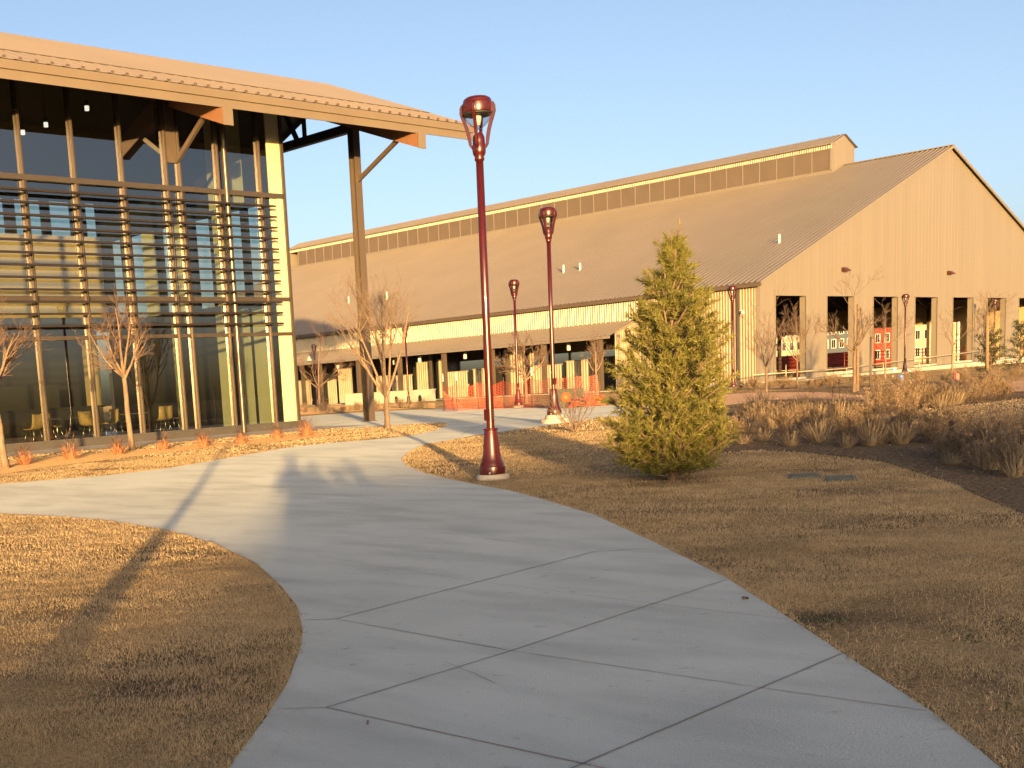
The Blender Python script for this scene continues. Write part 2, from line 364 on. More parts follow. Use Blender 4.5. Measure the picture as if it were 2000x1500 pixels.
left_edge = [(450, 1500), (520, 1403), (562, 1335), (586, 1270), (592, 1235), (580, 1187), (550, 1148), (500, 1102), (420, 1063), (330, 1037), (200, 1016), (100, 1009), (0, 1004)]
right_edge = [(870, 862), (830, 868), (797, 884), (784, 898), (795, 911), (830, 925), (870, 935), (930, 947), (1000, 960), (1060, 976), (1160, 1006), (1290, 1066), (1420, 1131), (1500, 1182), (1650, 1281), (1820, 1394), (1950, 1500)]
outline_px = ([(330, 1680), (400, 1570)] + left_edge + [(-200, 996), (-600, 990), (-600, 950), (-200, 950), (0, 946), (200, 930), (330, 915), (440, 896), (560, 875), (640, 866), (720, 860), (800, 852), (850, 841), (872, 832), (874, 828), (860, 826), (800, 829), (752, 833), (690, 836), (622, 838), (560, 842),
             (560, 816), (640, 810), (720, 805), (800, 801), (865, 799), (960, 798.5), (1000, 797.5), (1060, 796.5), (1215, 792), (1320, 788), (1400, 786), (1400, 798), (1250, 814), (1190, 814), (1065, 832), (975, 845), (930, 851)]
             + right_edge + [(2070, 1600), (2200, 1720)])
near_i = lambda p: p[1] > 868
path_poly = [gp(*p) for p in outline_px]
sheet('concrete_path', path_poly, .008, concrete)
jm = MB()
def joint(a, b, w, m=0):
    a = np.array(gp(*a)); b = np.array(gp(*b)); n = max(2, int(np.linalg.norm(b - a) / .5)); d = (b - a) / np.linalg.norm(b - a); s = np.array([-d[1], d[0]]) * w * .33
    pr = None
    for i in range(n + 1):
        p = a + (b - a) * i / n; z = tz(*p) + .0112
        q = ((p[0] - s[0], p[1] - s[1], z), (p[0] + s[0], p[1] + s[1], z))
        if pr: jm.quad(pr[0], pr[1], q[1], q[0], m)
        pr = q
for a, b, w, m in (((592, 1214), (655, 1212), .014, 0), ((655, 1212), (1160, 1080), .016, 0), ((1160, 1080), (1302, 1071), .014, 0), ((655, 1212), (995, 1274), .011, 0),
                   ((995, 1274), (1490, 1348), .009, 1), ((1490, 1348), (1810, 1393), .009, 1), ((540, 1389), (637, 1386), .009, 1), ((637, 1386), (1000, 1274), .011, 0), ((1000, 1274), (1424, 1133), .012, 0),
                   ((637, 1386), (1380, 1549), .012, 1), ((940, 1581), (1645, 1280), .013, 0), ((1160, 1080), (860, 1042), .008, 1), ((860, 1042), (640, 1008), .007, 0), ((930, 1138), (620, 1088), .008, 0), ((930, 1138), (1260, 1180), .007, 1), ((1260, 1180), (1540, 1213), .008, 1),
                   ((930, 1000), (690, 972), .010, 0), ((690, 972), (540, 962), .010, 0), ((420, 975), (700, 945), .014, 0), ((700, 945), (810, 925), .014, 0), ((0, 985), (420, 975), .012, 0), ((0, 970), (300, 992), .010, 0), ((330, 995), (500, 1006), .010, 0), ((160, 955), (560, 930), .012, 0), ((660, 866), (790, 880), .014, 0), ((600, 885), (800, 862), .014, 0), ((700, 815), (900, 812), .03, 0), ((900, 850), (1000, 806), .03, 0), ((640, 832), (760, 806), .03, 0), ((1100, 826), (1160, 796), .03, 0)):
    joint(a, b, w, m)
for pts in (((868, 1296), (888, 1304), (905, 1312), (925, 1318), (945, 1328), (968, 1338)),):
    for a, b in zip(pts, pts[1:]): joint(a, b, .005, 0)
struct(jm.build('path_joint', [joint_m, joint_red]))
stain_m = mat('silt_stained_concrete', (.40, .365, .30), .95, 0, .14, 8, spec=.2, dr=.7)
bed_px = [(1395, 886), (1480, 879), (1560, 883), (1640, 891), (1740, 906), (1850, 941), (1930, 976), (2000, 1006), (2100, 1062), (2300, 1000), (2300, 880), (2000, 852), (1800, 839), (1722, 826), (1690, 816), (1750, 806), (1900, 790), (2000, 778), (2300, 750), (2300, 742), (2000, 744), (1850, 745), (1700, 752), (1600, 759), (1480, 766), (1400, 772), (1375, 800), (1385, 850)]
bed_poly = [gp(*p) for p in bed_px]
sheet('planting_bed', bed_poly, .008, mulch_m)
sheet('gravel_path', [gp(*p) for p in ((1380, 772), (1480, 767), (1600, 766), (1700, 774), (1690, 783), (1600, 779), (1500, 782), (1440, 790), (1380, 796))], .013, gravel_m)
sheet('gravel_patch', [gp(*p) for p in ((1880, 752), (2000, 744), (2200, 735), (2200, 752), (2000, 765), (1900, 768))], .013, gravel_m)
strip_px = [(-80, 915), (100, 893), (300, 877), (460, 864), (560, 850), (620, 845), (640, 852), (560, 862), (400, 876), (250, 894), (100, 912), (0, 928), (-80, 940)]
strip_poly = [gp(*p) for p in strip_px]
sheet('mulch_strip', strip_poly, .01, redmulch_m)
sheet('building_apron', [(6, 29.2), (27.6, 29.2), (27.9, 32.0), (6, 32.0)], .012, pad_conc)
sheet('far_planting_strip', [gp(*p) for p in ((560, 813), (640, 807), (720, 802), (850, 798), (850, 787), (720, 790), (560, 797))], .012, redmulch_m)

# ------------------------------------------------------------------ lawn blades (stuff)
def lawn():
    V = []; T = []; bare = [(gp(*q), r) for q, r in (((1640, 1225), .38), ((1700, 1265), .35), ((1740, 1190), .35), ((530, 1400), .22), ((1860, 1340), .3), ((1330, 945), .8), ((1420, 925), .8), ((1500, 1010), .5), ((1700, 960), .7), ((1560, 1190), .25), ((1900, 1150), .4), ((350, 1100), .3), ((480, 1150), .22))]
    lawn_beds = [path_poly, bed_poly, strip_poly]
    for r0, r1, dens, w, lg in ((3.2, 6.5, 12000, .0023, .038), (6.5, 11, 7000, .003, .038), (11, 18, 2700, .0048, .042), (18, 27, 900, .009, .046), (27, 42, 190, .019, .055)):
        a0, a1 = R_(10), R_(76); n = int(.5 * (a1 - a0) * (r1 * r1 - r0 * r0) * dens)
        r = np.sqrt(rng.uniform(r0 * r0, r1 * r1, n)); a = rng.uniform(a0, a1, n); x = r * np.cos(a); y = r * np.sin(a)
        k = np.ones(n, bool)
        for p in lawn_beds: k &= ~inside(x, y, p)
        k &= (y < 29) | (x > 29)
        # bare, thin patches
        q = np.sin(x * 1.7 + 1.3 * np.sin(y * 1.1)) * np.sin(y * 1.9 + 1.1 * np.sin(x * .8)) + .5 * np.sin(x * 5.1 + y * 3.3)
        for (bx, by), br in bare: q = q + 1.6 * np.exp(-(((x - bx) / br) ** 2 + ((y - by) / br) ** 2))
        k &= (rng.uniform(size=n) < np.clip(.95 - .75 * np.clip(q - .30, 0, 1), .10, 1))
        x = x[k]; y = y[k]; n = len(x); q = q[k]
        P = np.stack([x, y, terrain(x, y) - .002], 1)
        h = rng.uniform(0, 2 * math.pi, n); up = rng.uniform(.35, 1.7, n); q2 = np.sin(x * 9.1 + 2 * np.sin(y * 3.7)) * np.sin(y * 8.3 + 2 * np.sin(x * 4.1))
        D = np.stack([np.cos(h) + .5 * np.sin(x * 3 + y), np.sin(h) + .5 * np.cos(y * 3.3), up], 1)
        V.append(blades(P, D, lg * rng.uniform(.5, 1.25, n) * (1 + .28 * q2), w * rng.uniform(.7, 1.3, n), rng.uniform(0, .6, n)))
        T.append(np.clip(rng.beta(5, 4, n) - .16 * np.clip(q, 0, 1.5) + .14 * q2, 0, 1))
    V = np.concatenate(V); T = np.concatenate(T)
    o = tri_mesh('lawn_grass', V, T, blade_lawn, nper=5); struct(o, 'stuff')
lawn()
def ragged_edge():
    P = np.array(path_poly); V = []; T = []
    for a, b in zip(P, np.roll(P, -1, 0)):
        m = (a + b) / 2; r = np.hypot(*m); L = np.linalg.norm(b - a)
        if r > 26 or r < 2.5 or L < .02: continue
        n = int(L * (420 if r < 12 else 150)); t = rng.uniform(size=n); d = (b - a) / L; nr = np.array([-d[1], d[0]])
        if not inside(np.array([m[0] + nr[0] * .05]), np.array([m[1] + nr[1] * .05]), path_poly)[0]: nr = -nr
        wob = .012 * np.sin((a[0] + t * L) * 9) + .01 * np.sin((a[1] + t * L) * 23)
        off = np.where(rng.uniform(size=n) < .93, rng.uniform(-.05, .004, n) + wob, np.abs(rng.normal(0, .12, n)))
        q = a[None] + d[None] * (t * L)[:, None] + nr[None] * off[:, None]; lay = off > .03
        h = rng.uniform(0, 6.28, n); D = np.stack([np.cos(h) + .7 * nr[0] * ~lay, np.sin(h) + .7 * nr[1] * ~lay, np.where(lay, .02, rng.uniform(.15, .9, n))], 1)
        V.append(blades(np.stack([q[:, 0], q[:, 1], terrain(q[:, 0], q[:, 1]) + np.where(lay, .0125, .0)], 1), D, rng.uniform(.02, .05, n), rng.uniform(.0025, .004, n) * (1 if r < 12 else 1.8), np.where(lay, 0, rng.uniform(0, .8, n)))); T.append(rng.beta(2, 2, n))
    struct(tri_mesh('edge_grass', np.concatenate(V), np.concatenate(T), blade_lawn, nper=5), 'stuff')
ragged_edge()
wd_px = [(565, 1195), (1850 / 2.857, 1240 / 1), (1665, 985 + 0), (1330, 960), (1590, 1210), (1062, 977), (1430, 1130), (480, 1415), (545, 1160), (1560, 1055), (1660, 1075)]
wp = []; 
for q in ((560, 1192), (583, 1240), (470, 1415), (440, 1440), (330, 1290), (1063, 973), (1590, 1213), (1625, 1208), (1900, 1250), (1560, 1052), (1700, 1072), (1185, 1012), (1290, 944), (1340, 941), (1245, 942), (1960, 1385)):
    c = gp(*q); n = 22
    wp.append(np.stack([c[0] + rng.normal(0, .08, n), c[1] + rng.normal(0, .08, n), np.full(n, tz(*c))], 1))
wp = np.concatenate(wp); wp = wp[~inside(wp[:, 0], wp[:, 1], path_poly)]; n = len(wp); h = rng.uniform(0, 6.28, n)
struct(tri_mesh('lawn_weeds', blades(wp, np.stack([np.cos(h), np.sin(h), rng.uniform(.3, 1, n)], 1), rng.uniform(.03, .06, n), rng.uniform(.005, .009, n), rng.uniform(0, .8, n)), rng.uniform(size=n), blade_green, nper=5), 'stuff')

# ------------------------------------------------------------------ street lamps
def make_lamp():
    root = thing('street_lamp', '', 'street lamp')
    b = MB(); b.lathe([(.0, 0), (.232, 0), (.236, .02), (.236, .075), (.225, .095), (.0, .097)], 32); b.build('footing', pad_conc, root)
    b = MB(); b.lathe([(.0, .098), (.182, .098), (.185, .099), (.186, .103), (.186, .204), (.185, .208), (.181, .209), (.177, .211), (.174, .218), (.172, .238), (.152, .275), (.137, .32), (.127, .38), (.117, .46), (.105, .58), (.094, .70), (.090, .715), (.090, .722), (.106, .728), (.106, .745), (.06, .75)], 40)
    base = b.build('base_cover', red_paint, root)
    for k in range(4):
        b = MB(); t = k * math.pi / 2 + .5; x, y = .176 * math.cos(t), .176 * math.sin(t); b.lathe([(0, .10), (.017, .10), (.017, .135), (.009, .14), (.009, .165), (0, .166)], 8, (x, y)); b.build('anchor_bolt', chrome, base)
    b = MB(); b.lathe([(.056, .74), (.055, 2.6), (.052, 4.46), (.0, 4.46)], 28); pole = b.build('pole', red_paint, root)
    b = MB(); b.box(-.085, -.048, -.04, .04, .86, 1.02); ob = b.build('outlet_box', red_paint, pole)
    for z in (.88, .92, .96, 1.0):
        b = MB(); b.box(-.02, -.006, -.0635, -.0545, z - .007, z + .007); b.build('screw', chrome, pole)
    b = MB(); b.lathe([(.054, 4.40), (.066, 4.405), (.068, 4.43), (.062, 4.45), (.085, 4.49), (.092, 4.53), (.092, 4.60), (.085, 4.62), (.085, 4.66), (.078, 4.72), (.062, 4.755), (.04, 4.77), (0, 4.772)], 28)
    b.build('collar', red_paint, root)
    for k in range(4):
        t = k * math.pi / 2 + R_(28); c, s = math.cos(t), math.sin(t)
        prof = [(.082, 4.57), (.118, 4.62), (.128, 4.70), (.146, 4.79), (.178, 4.90), (.212, 4.99), (.228, 5.04), (.228, 5.115), (.205, 5.15)]
        b = MB(); n = len(prof); v = []
        for i, (r, z) in enumerate(prof):
            p0 = prof[max(0, i - 1)]; p1 = prof[min(n - 1, i + 1)]; dr, dz = p1[0] - p0[0], p1[1] - p0[1]; l = math.hypot(dr, dz); nr, nz = dz / l, -dr / l
            th = .029 if 1 < i < 7 else .022; wd_ = .019
            for a, q in ((-1, -1), (1, -1), (1, 1), (-1, 1)):
                rr = r + nr * th * q * .8; v.append((c * rr - s * wd_ * a, s * rr + c * wd_ * a, z + nz * th * q * .8))
        f = [(4 * i + j, 4 * i + (j + 1) % 4, 4 * i + 4 + (j + 1) % 4, 4 * i + 4 + j) for i in range(n - 1) for j in range(4)] + [(3, 2, 1, 0), (4 * n - 4, 4 * n - 3, 4 * n - 2, 4 * n - 1)]
        b.add(v, f, 0, False); b.build('arm', red_paint, root)
    b = MB(); b.lathe([(0, 5.03), (.205, 5.03), (.2075, 5.031), (.2085, 5.034), (.2085, 5.148), (.2075, 5.152), (.205, 5.153), (.197, 5.154), (.195, 5.156), (.194, 5.186), (.190, 5.196), (.176, 5.214), (.145, 5.233), (.08, 5.248), (0, 5.252)], 36); b.build('cap', red_paint, root)
    b = MB(); b.lathe([(0, 4.995), (.17, 4.995), (.205, 5.0), (.21, 5.01), (.21, 5.027), (0, 5.028)], 36); b.build('seal_ring', lamp_black, root)
    b = MB(); b.lathe([(.182, 4.996), (.172, 4.955), (.142, 4.905), (.10, 4.86), (.05, 4.825), (.015, 4.81), (0, 4.81)], 28); b.build('globe', clear_glass, root)
    b = MB(); b.lathe([(.05, 4.99), (.045, 4.93), (.03, 4.87), (0, 4.865)], 16); b.build('reflector', white_m, root)
    return root
lamp0 = make_lamp(); GL = 'maroon street lamps along the paths'
lp_list = [((13.38, 11.66, 0), 0.0, 'tallest nearest maroon street lamp on the lawn beside the curving concrete path'),
           ((25.43, 19.99, .37), 1.25, 'maroon street lamp on a raised concrete block behind the bare multi-stem shrub'),
           ((40.46, 33.67, .25), 1.25, 'slender maroon street lamp standing against the orange mesh fence'),
           ((57.4, 56.91, .06), 1.25, 'maroon street lamp in front of the low white wall with drain holes'),
           ((84.39, 36.74, .23), 1.25, 'maroon street lamp in front of the barn gable between the third and fourth openings'),
           ((58.5, 34.3, .25), 1.25, 'maroon street lamp partly hidden behind the pine beside the barn corner'),
           ((107.4, 39.6, .25), 1.25, 'maroon street lamp before the sixth gable opening beside the small evergreen'),
           ((68.6, 78.8, .12), 1.25, 'farthest left maroon street lamp half in shade beside a thin bare tree'),
           ((.21, 2.42, 0), .4, 'maroon street lamp outside the picture whose shadow crosses the left lawn')]
for i, (p, rz, lab) in enumerate(lp_list):
    o = lamp0 if i == 0 else copy_tree(lamp0)
    place(o, p, rz, 1.0, lab, GL)
bl = MB(); c = lp_list[1][0]; bl.lathe([(0, -.2), (.36, -.2), (.36, -.012), (.348, 0), (.0, 0)], 28, (0, 0)); o = bl.build('concrete_block', pad_conc, None, (c[0], c[1], .369)); tag(o, 'round raised concrete block under the second maroon street lamp', 'concrete base')

# ------------------------------------------------------------------ bare trees
def twiggy(H, fork, spread, vase, n1, seed, rtrunk, dens=1.0, lean=(0, 0), twr=.004, upk=.25, crown_w=None):
    """trunk and crown meshes of a leafless tree of height H that forks at height fork"""
    rd = random.Random(seed); T = MB(); K = MB()
    pts = []; k = 6
    for i in range(k + 1):
        f = i / k; pts.append((lean[0] * f + rd.uniform(-.012, .012) * (i > 0), lean[1] * f + rd.uniform(-.012, .012) * (i > 0), fork * f - .05 * (i == 0)))
    T.tube(pts, [rtrunk * (1.35 if i == 0 else 1.05 - .3 * i / k) for i in range(k + 1)], 9)
    top = Vector(pts[-1])
    def grow(p, d, L, r, lev, up):
        n = 5 if lev < 2 else 4; q = [p]; rs = [r]; dd = d.copy(); c = p.copy()
        for i in range(n):
            dd = (dd + Vector((rd.uniform(-1, 1), rd.uniform(-1, 1), rd.uniform(-.6, .6))) * (.13 + .05 * lev) + Vector((0, 0, up))).normalized()
            c = c + dd * (L / n); q.append(c.copy()); rs.append(max(twr * .5, r * (1 - .75 * (i + 1) / n)))
        (T if lev == 0 else K).tube(q, rs, 6 if lev == 0 else (4 if lev == 1 else 3), 0, False)
        if lev >= 3: return
        m = int((5, 5, 4)[lev] * dens * rd.uniform(.8, 1.25) + .5)
        for j in range(m):
            f = rd.uniform(.22, 1.0); i = min(n - 1, int(f * n)); b0 = q[i].lerp(q[i + 1], f * n - i) if i < n else q[-1]
            ax = (q[min(n, i + 1)] - q[i]).normalized(); s = ax.orthogonal().normalized(); s.rotate(Matrix.Rotation(rd.uniform(0, 6.28), 3, ax))
            a = rd.uniform(.35, .95); nd = (ax * math.cos(a) + s * math.sin(a)).normalized()
            grow(b0, nd, L * rd.uniform(.42, .68) * (1.15 - .4 * f), max(twr, r * .5 * (1.1 - .5 * f)), lev + 1, up * .7 + .02)
    for i in range(n1):
        t = 2 * math.pi * (i + rd.uniform(-.3, .3)) / n1; a = spread * rd.uniform(.55, 1.15)
        d = Vector((math.cos(t) * math.sin(a), math.sin(t) * math.sin(a), math.cos(a)))
        L = (H - fork) * rd.uniform(.62, .9) * (1.0 if vase else rd.uniform(.75, 1.0))
        st = top - Vector((lean[0], lean[1], fork)) * rd.uniform(0, .10)
        grow(st, d, L, rtrunk * .55, 0, upk * (1 if vase else .6))
    grow(top, Vector((rd.uniform(-.1, .1), rd.uniform(-.1, .1), 1)).normalized(), (H - fork) * .85, rtrunk * .6, 0, upk)
    return T, K
def bare_tree(label, px, H, fork, spread, vase, n1, seed, rt, dens=1.0, lean=(0, 0), m=(bark_tan, twig), twr=.004, stakes=(), group='leafless young trees', upk=.25, pos=None):
    p = pos or gp(*px); root = thing('bare_tree', label, 'tree', (p[0], p[1], tz(*p)), 0, group)
    T, K = twiggy(H, fork, spread, vase, n1, seed, rt, dens, lean, twr, upk)
    T.build('trunk', m[0], root); K.build('crown', m[1], root); return root
bare_tree('bare vase-shaped tree with tall upright twigs in front of the canopy post', (757, 836), 4.3, .95, .78, True, 6, 3, .085, .82, m=(bark_tan, bark_tan), twr=.007, upk=.22)
bare_tree('bare round-headed tree on a straight tan trunk before the glass facade', (258, 880), 3.75, 1.9, .95, False, 8, 5, .07, 1.0, lean=(-.05, .02), twr=.004, upk=.16)
bare_tree('bare tree cut by the left edge before the glass facade', (12, 915), 3.5, 1.75, .95, False, 8, 8, .075, 1.0, lean=(-.1, .05), twr=.004, upk=.16)
bare_tree('thin bare tree with a tall leader beside the far left maroon lamp', (628, 797), 4.6, 1.5, 1.0, False, 5, 12, .09, .9, m=(bark_tan, twig), twr=.009, pos=(51.2, 58.6), upk=.14)
bare_tree('bare tree behind the orange mesh fence next to the slender lamp', None, 3.2, 1.2, .9, False, 6, 21, .09, 1.1, m=(bark_tan, twig), twr=.008, pos=(46.5, 38.2), upk=.15)
bare_tree('small bare tree tied to a stake at the right end of the orange fence', None, 3.0, 1.3, .7, False, 5, 27, .07, .8, m=(bark_tan, twig), twr=.007, pos=(51.0, 37.4), upk=.15)
bare_tree('bare tree in front of the barn corner downpipe', (1497, 766), 3.7, 1.1, .75, False, 6, 31, .055, .7, m=(bark, twig), twr=.006, upk=.14)
bare_tree('bare tree with a dense twig fan in front of the first gable opening', (1557, 757), 3.6, 1.3, .8, True, 6, 37, .05, .9, m=(bark, twig), twr=.006, upk=.16)
bare_tree('leaning dark bare tree with long arching limbs between the second and third openings', (1668, 766), 3.7, 1.5, 1.05, False, 5, 44, .065, .65, lean=(.12, .05), m=(bark, bark), twr=.007, upk=.10)
bare_tree('slim bare tree before the third gable opening', (1729, 741), 4.0, 1.6, .9, False, 6, 51, .045, .7, m=(bark_tan, twig), twr=.006, upk=.12)
bare_tree('very thin bare sapling between the fourth and fifth gable openings', (1860, 728), 4.0, 1.6, .8, False, 4, 58, .06, .5, m=(bark_tan, twig), twr=.009, upk=.12)
bare_tree('dead twiggy tree tied to a stout stake beside the small evergreen', (1926, 730), 3.7, 1.2, .6, True, 6, 63, .06, .9, m=(bark_tan, bark_tan), twr=.008, upk=.15)
def stake(label, px, h, r, lean=(0, 0), m=stake_m, kind='tree_stake', cat='stake', pos=None):
    p = pos or gp(*px); b = MB(); b.tube([(0, 0, -.1), (lean[0] * .5, lean[1] * .5, h * .5), (lean[0], lean[1], h)], [r, r, r], 8)
    o = b.build(kind, m, None, (p[0], p[1], tz(*p))); tag(o, label, cat, 'stakes beside the young trees'); return o
stake('leaning wooden stake tied beside the dark arching tree', (1675, 764), 3.1, .055, (.14, .06))
stake('short dark metal stake standing alone right of the arching tree', (1700, 779), 1.75, .03, (0, 0), bronze_dark)
stake('thick wooden stake in front of the dead twiggy tree', (1928, 731), 2.9, .085, (-.15, .0))
stake('pale slim stake beside the sapling with an orange tie', None, 2.3, .045, (0, 0), pos=(50.7, 37.2))

def multi_stem(label, px, H, n, seed, m):
    p = gp(*px); root = thing('bare_shrub', label, 'shrub', (p[0], p[1], tz(*p))); rd = random.Random(seed); A = MB(); B = MB()
    def go(p, d, L, r, lev):
        q = [p]; rs = [r]; c = p.copy(); dd = d.copy()
        for i in range(5):
            dd = (dd + Vector((rd.uniform(-1, 1), rd.uniform(-1, 1), rd.uniform(-.2, .5))) * .13).normalized(); c = c + dd * L / 5; q.append(c.copy()); rs.append(max(.003, r * (1 - .14 * (i + 1))))
        (A if lev == 0 else B).tube(q, rs, 5, 0, False)
        if lev < 2:
            for j in range(3):
                i = rd.randint(2, 4); s = Vector((rd.uniform(-1, 1), rd.uniform(-1, 1), rd.uniform(.2, 1))).normalized(); go(q[i], (dd + s * .8).normalized(), L * rd.uniform(.35, .6), r * .5, lev + 1)
    for i in range(n):
        t = 6.28 * i / n + rd.uniform(-.3, .3); a = rd.uniform(.25, .85); go(Vector((.03 * math.cos(t), .03 * math.sin(t), 0)), Vector((math.cos(t) * math.sin(a), math.sin(t) * math.sin(a), math.cos(a))), H * rd.uniform(.6, .95), .016, 0)
    A.build('stem', m, root); B.build('twig', m, root); return root
multi_stem('bare dark multi-stem shrub on the lawn beside the raised lamp base', (1122, 842), 1.15, 11, 4, bark)

# ------------------------------------------------------------------ the pine
def pine():
    p = gp(1312, 938); H = 3.0; root = thing('pine_tree', 'bushy yellow-green young pine with upswept branches on the lawn', 'pine tree', (p[0], p[1], tz(*p)))
    rd = random.Random(5); T = MB(); B = MB()
    fwd = Vector((p[0], p[1], 0)).normalized(); right = Vector((fwd.y, -fwd.x, 0))
    tp = [(0, 0, -.05), (.02, 0, .8), (.0, .02, 1.6), (.03, 0, 2.3), (.03, 0, 2.9)]; T.tube(tp, [.07, .055, .04, .022, .008], 8)
    N0 = []; ND = []; NL = []
    def width(z):                       # crown radius by height
        f = z / H
        pts = [(0, .50), (.08, .64), (.22, .76), (.36, .78), (.50, .70), (.62, .59), (.74, .45), (.84, .31), (.93, .15), (1.0, .03)]
        for (a, b), (c, d) in zip(pts, pts[1:]):
            if a <= f <= c: return b + (d - b) * (f - a) / (c - a)
        return .03
    def tuft(c, d, L, n, ln):
        for i in range(n):
            f = rd.random(); q = c + d * (L * f)
            o = Vector((rd.gauss(0, 1), rd.gauss(0, 1), rd.gauss(0, 1))).normalized()
            N0.append(q); ND.append((d * .75 + o * .75).normalized()); NL.append(ln * rd.uniform(.7, 1.2))
    nb = 210
    for i in range(nb):
        z0 = .03 + 2.72 * ((i + rd.random()) / nb) ** 1.12; t = i * 2.39996 + rd.uniform(-.3, .3)
        zt = min(2.98, z0 + rd.uniform(.22, .62) * (1 - .3 * z0 / H)); R = width(zt) * rd.uniform(.62, 1.22)
        d2 = Vector((math.cos(t), math.sin(t), 0)); side = d2.dot(right)
        if side < -.2 and z0 > .8 and rd.random() < .45: continue          # thinner windward side
        R *= (.92 - .02 * side); base = Vector((0, 0, z0)); tip = d2 * R + Vector((0, 0, zt)) + right * (.08 * z0 / H)
        mid = base.lerp(tip, .55) + Vector((0, 0, -.10 * R)); pts = [base, base.lerp(mid, .5) + Vector((0, 0, -.03)), mid, mid.lerp(tip, .5), tip]
        B.tube(pts, [.022 - .007 * z0 / H, .018, .015, .012, .007], 5, 0, False)
        nsub = int(4 + 8 * R)
        for j in range(nsub):
            f = .42 + .58 * (j + rd.random()) / nsub; k = min(3, int(f * 4)); q = pts[k].lerp(pts[k + 1], f * 4 - k)
            ax = (pts[k + 1] - pts[k]).normalized(); s = ax.orthogonal(); s.rotate(Matrix.Rotation(rd.uniform(0, 6.28), 3, ax))
            sd = (ax * .8 + s * .7 + Vector((0, 0, .35))).normalized(); L = rd.uniform(.10, .26) * (.6 + .5 * R)
            B.tube([q, q + sd * L * .5 + Vector((0, 0, -.01)), q + sd * L], [.006, .005, .003], 3, 0, False)
            tuft(q + sd * L * .3, sd, L * .8, int(38 * rd.uniform(.7, 1.3)), .085)
        ax = (pts[4] - pts[3]).normalized(); tuft(pts[3].lerp(tip, .3), ax, (tip - pts[3]).length * .8, 50, .095)
    for j in range(46):
        z0 = rd.uniform(.04, .35); t = j * 2.4; R = rd.uniform(.40, .68); d2 = Vector((math.cos(t), math.sin(t), 0)); base = Vector((0, 0, z0)); tip = d2 * R + Vector((0, 0, z0 + rd.uniform(-.02, .22))); mid = base.lerp(tip, .5) + Vector((0, 0, -.04)); pts = [base, mid, tip]; B.tube(pts, [.012, .009, .005], 4, 0, False)
        for k in range(7):
            q = base.lerp(tip, rd.uniform(.3, 1)); tuft(q, (d2 * .6 + Vector((rd.uniform(-.6, .6), rd.uniform(-.6, .6), rd.uniform(.0, .7)))).normalized(), .16, 34, .085)
    for j in range(7):
        t = rd.uniform(0, 6.28); b0 = Vector((.03, 0, 2.45 + .06 * j)); tp2 = b0 + Vector((math.cos(t) * .13, math.sin(t) * .13, .38)); B.tube([b0, tp2], [.008, .004], 4, 0, False); tuft(b0.lerp(tp2, .35), (tp2 - b0).normalized(), .3, 30, .075)
    for j in range(560):
        z = rd.uniform(.05, 2.2); t = rd.uniform(0, 6.28); R = width(z) * rd.uniform(.1, .7); c = Vector((math.cos(t) * R, math.sin(t) * R, z)); tuft(c, Vector((math.cos(t) * .5, math.sin(t) * .5, .8)).normalized(), .16, 30, .085)
    n = len(N0); P = np.array([tuple(v) for v in N0]); D = np.array([tuple(v) for v in ND]); Ln = np.array(NL)
    W = .0048 * rng.uniform(.8, 1.3, n); s = np.cross(D, rng.normal(size=(n, 3))); s /= np.linalg.norm(s, axis=1, keepdims=True)
    V = np.stack([P - s * W[:, None], P + s * W[:, None], P + D * Ln[:, None]], 1)
    tri_mesh('crown', V, np.clip(rng.beta(2, 2, n), 0, 1), needle_m, root)
    T.build('trunk', bark_tan, root); o = B.build('branch', bark_tan, root); o['kind'] = 'stuff'
    return root
pine()

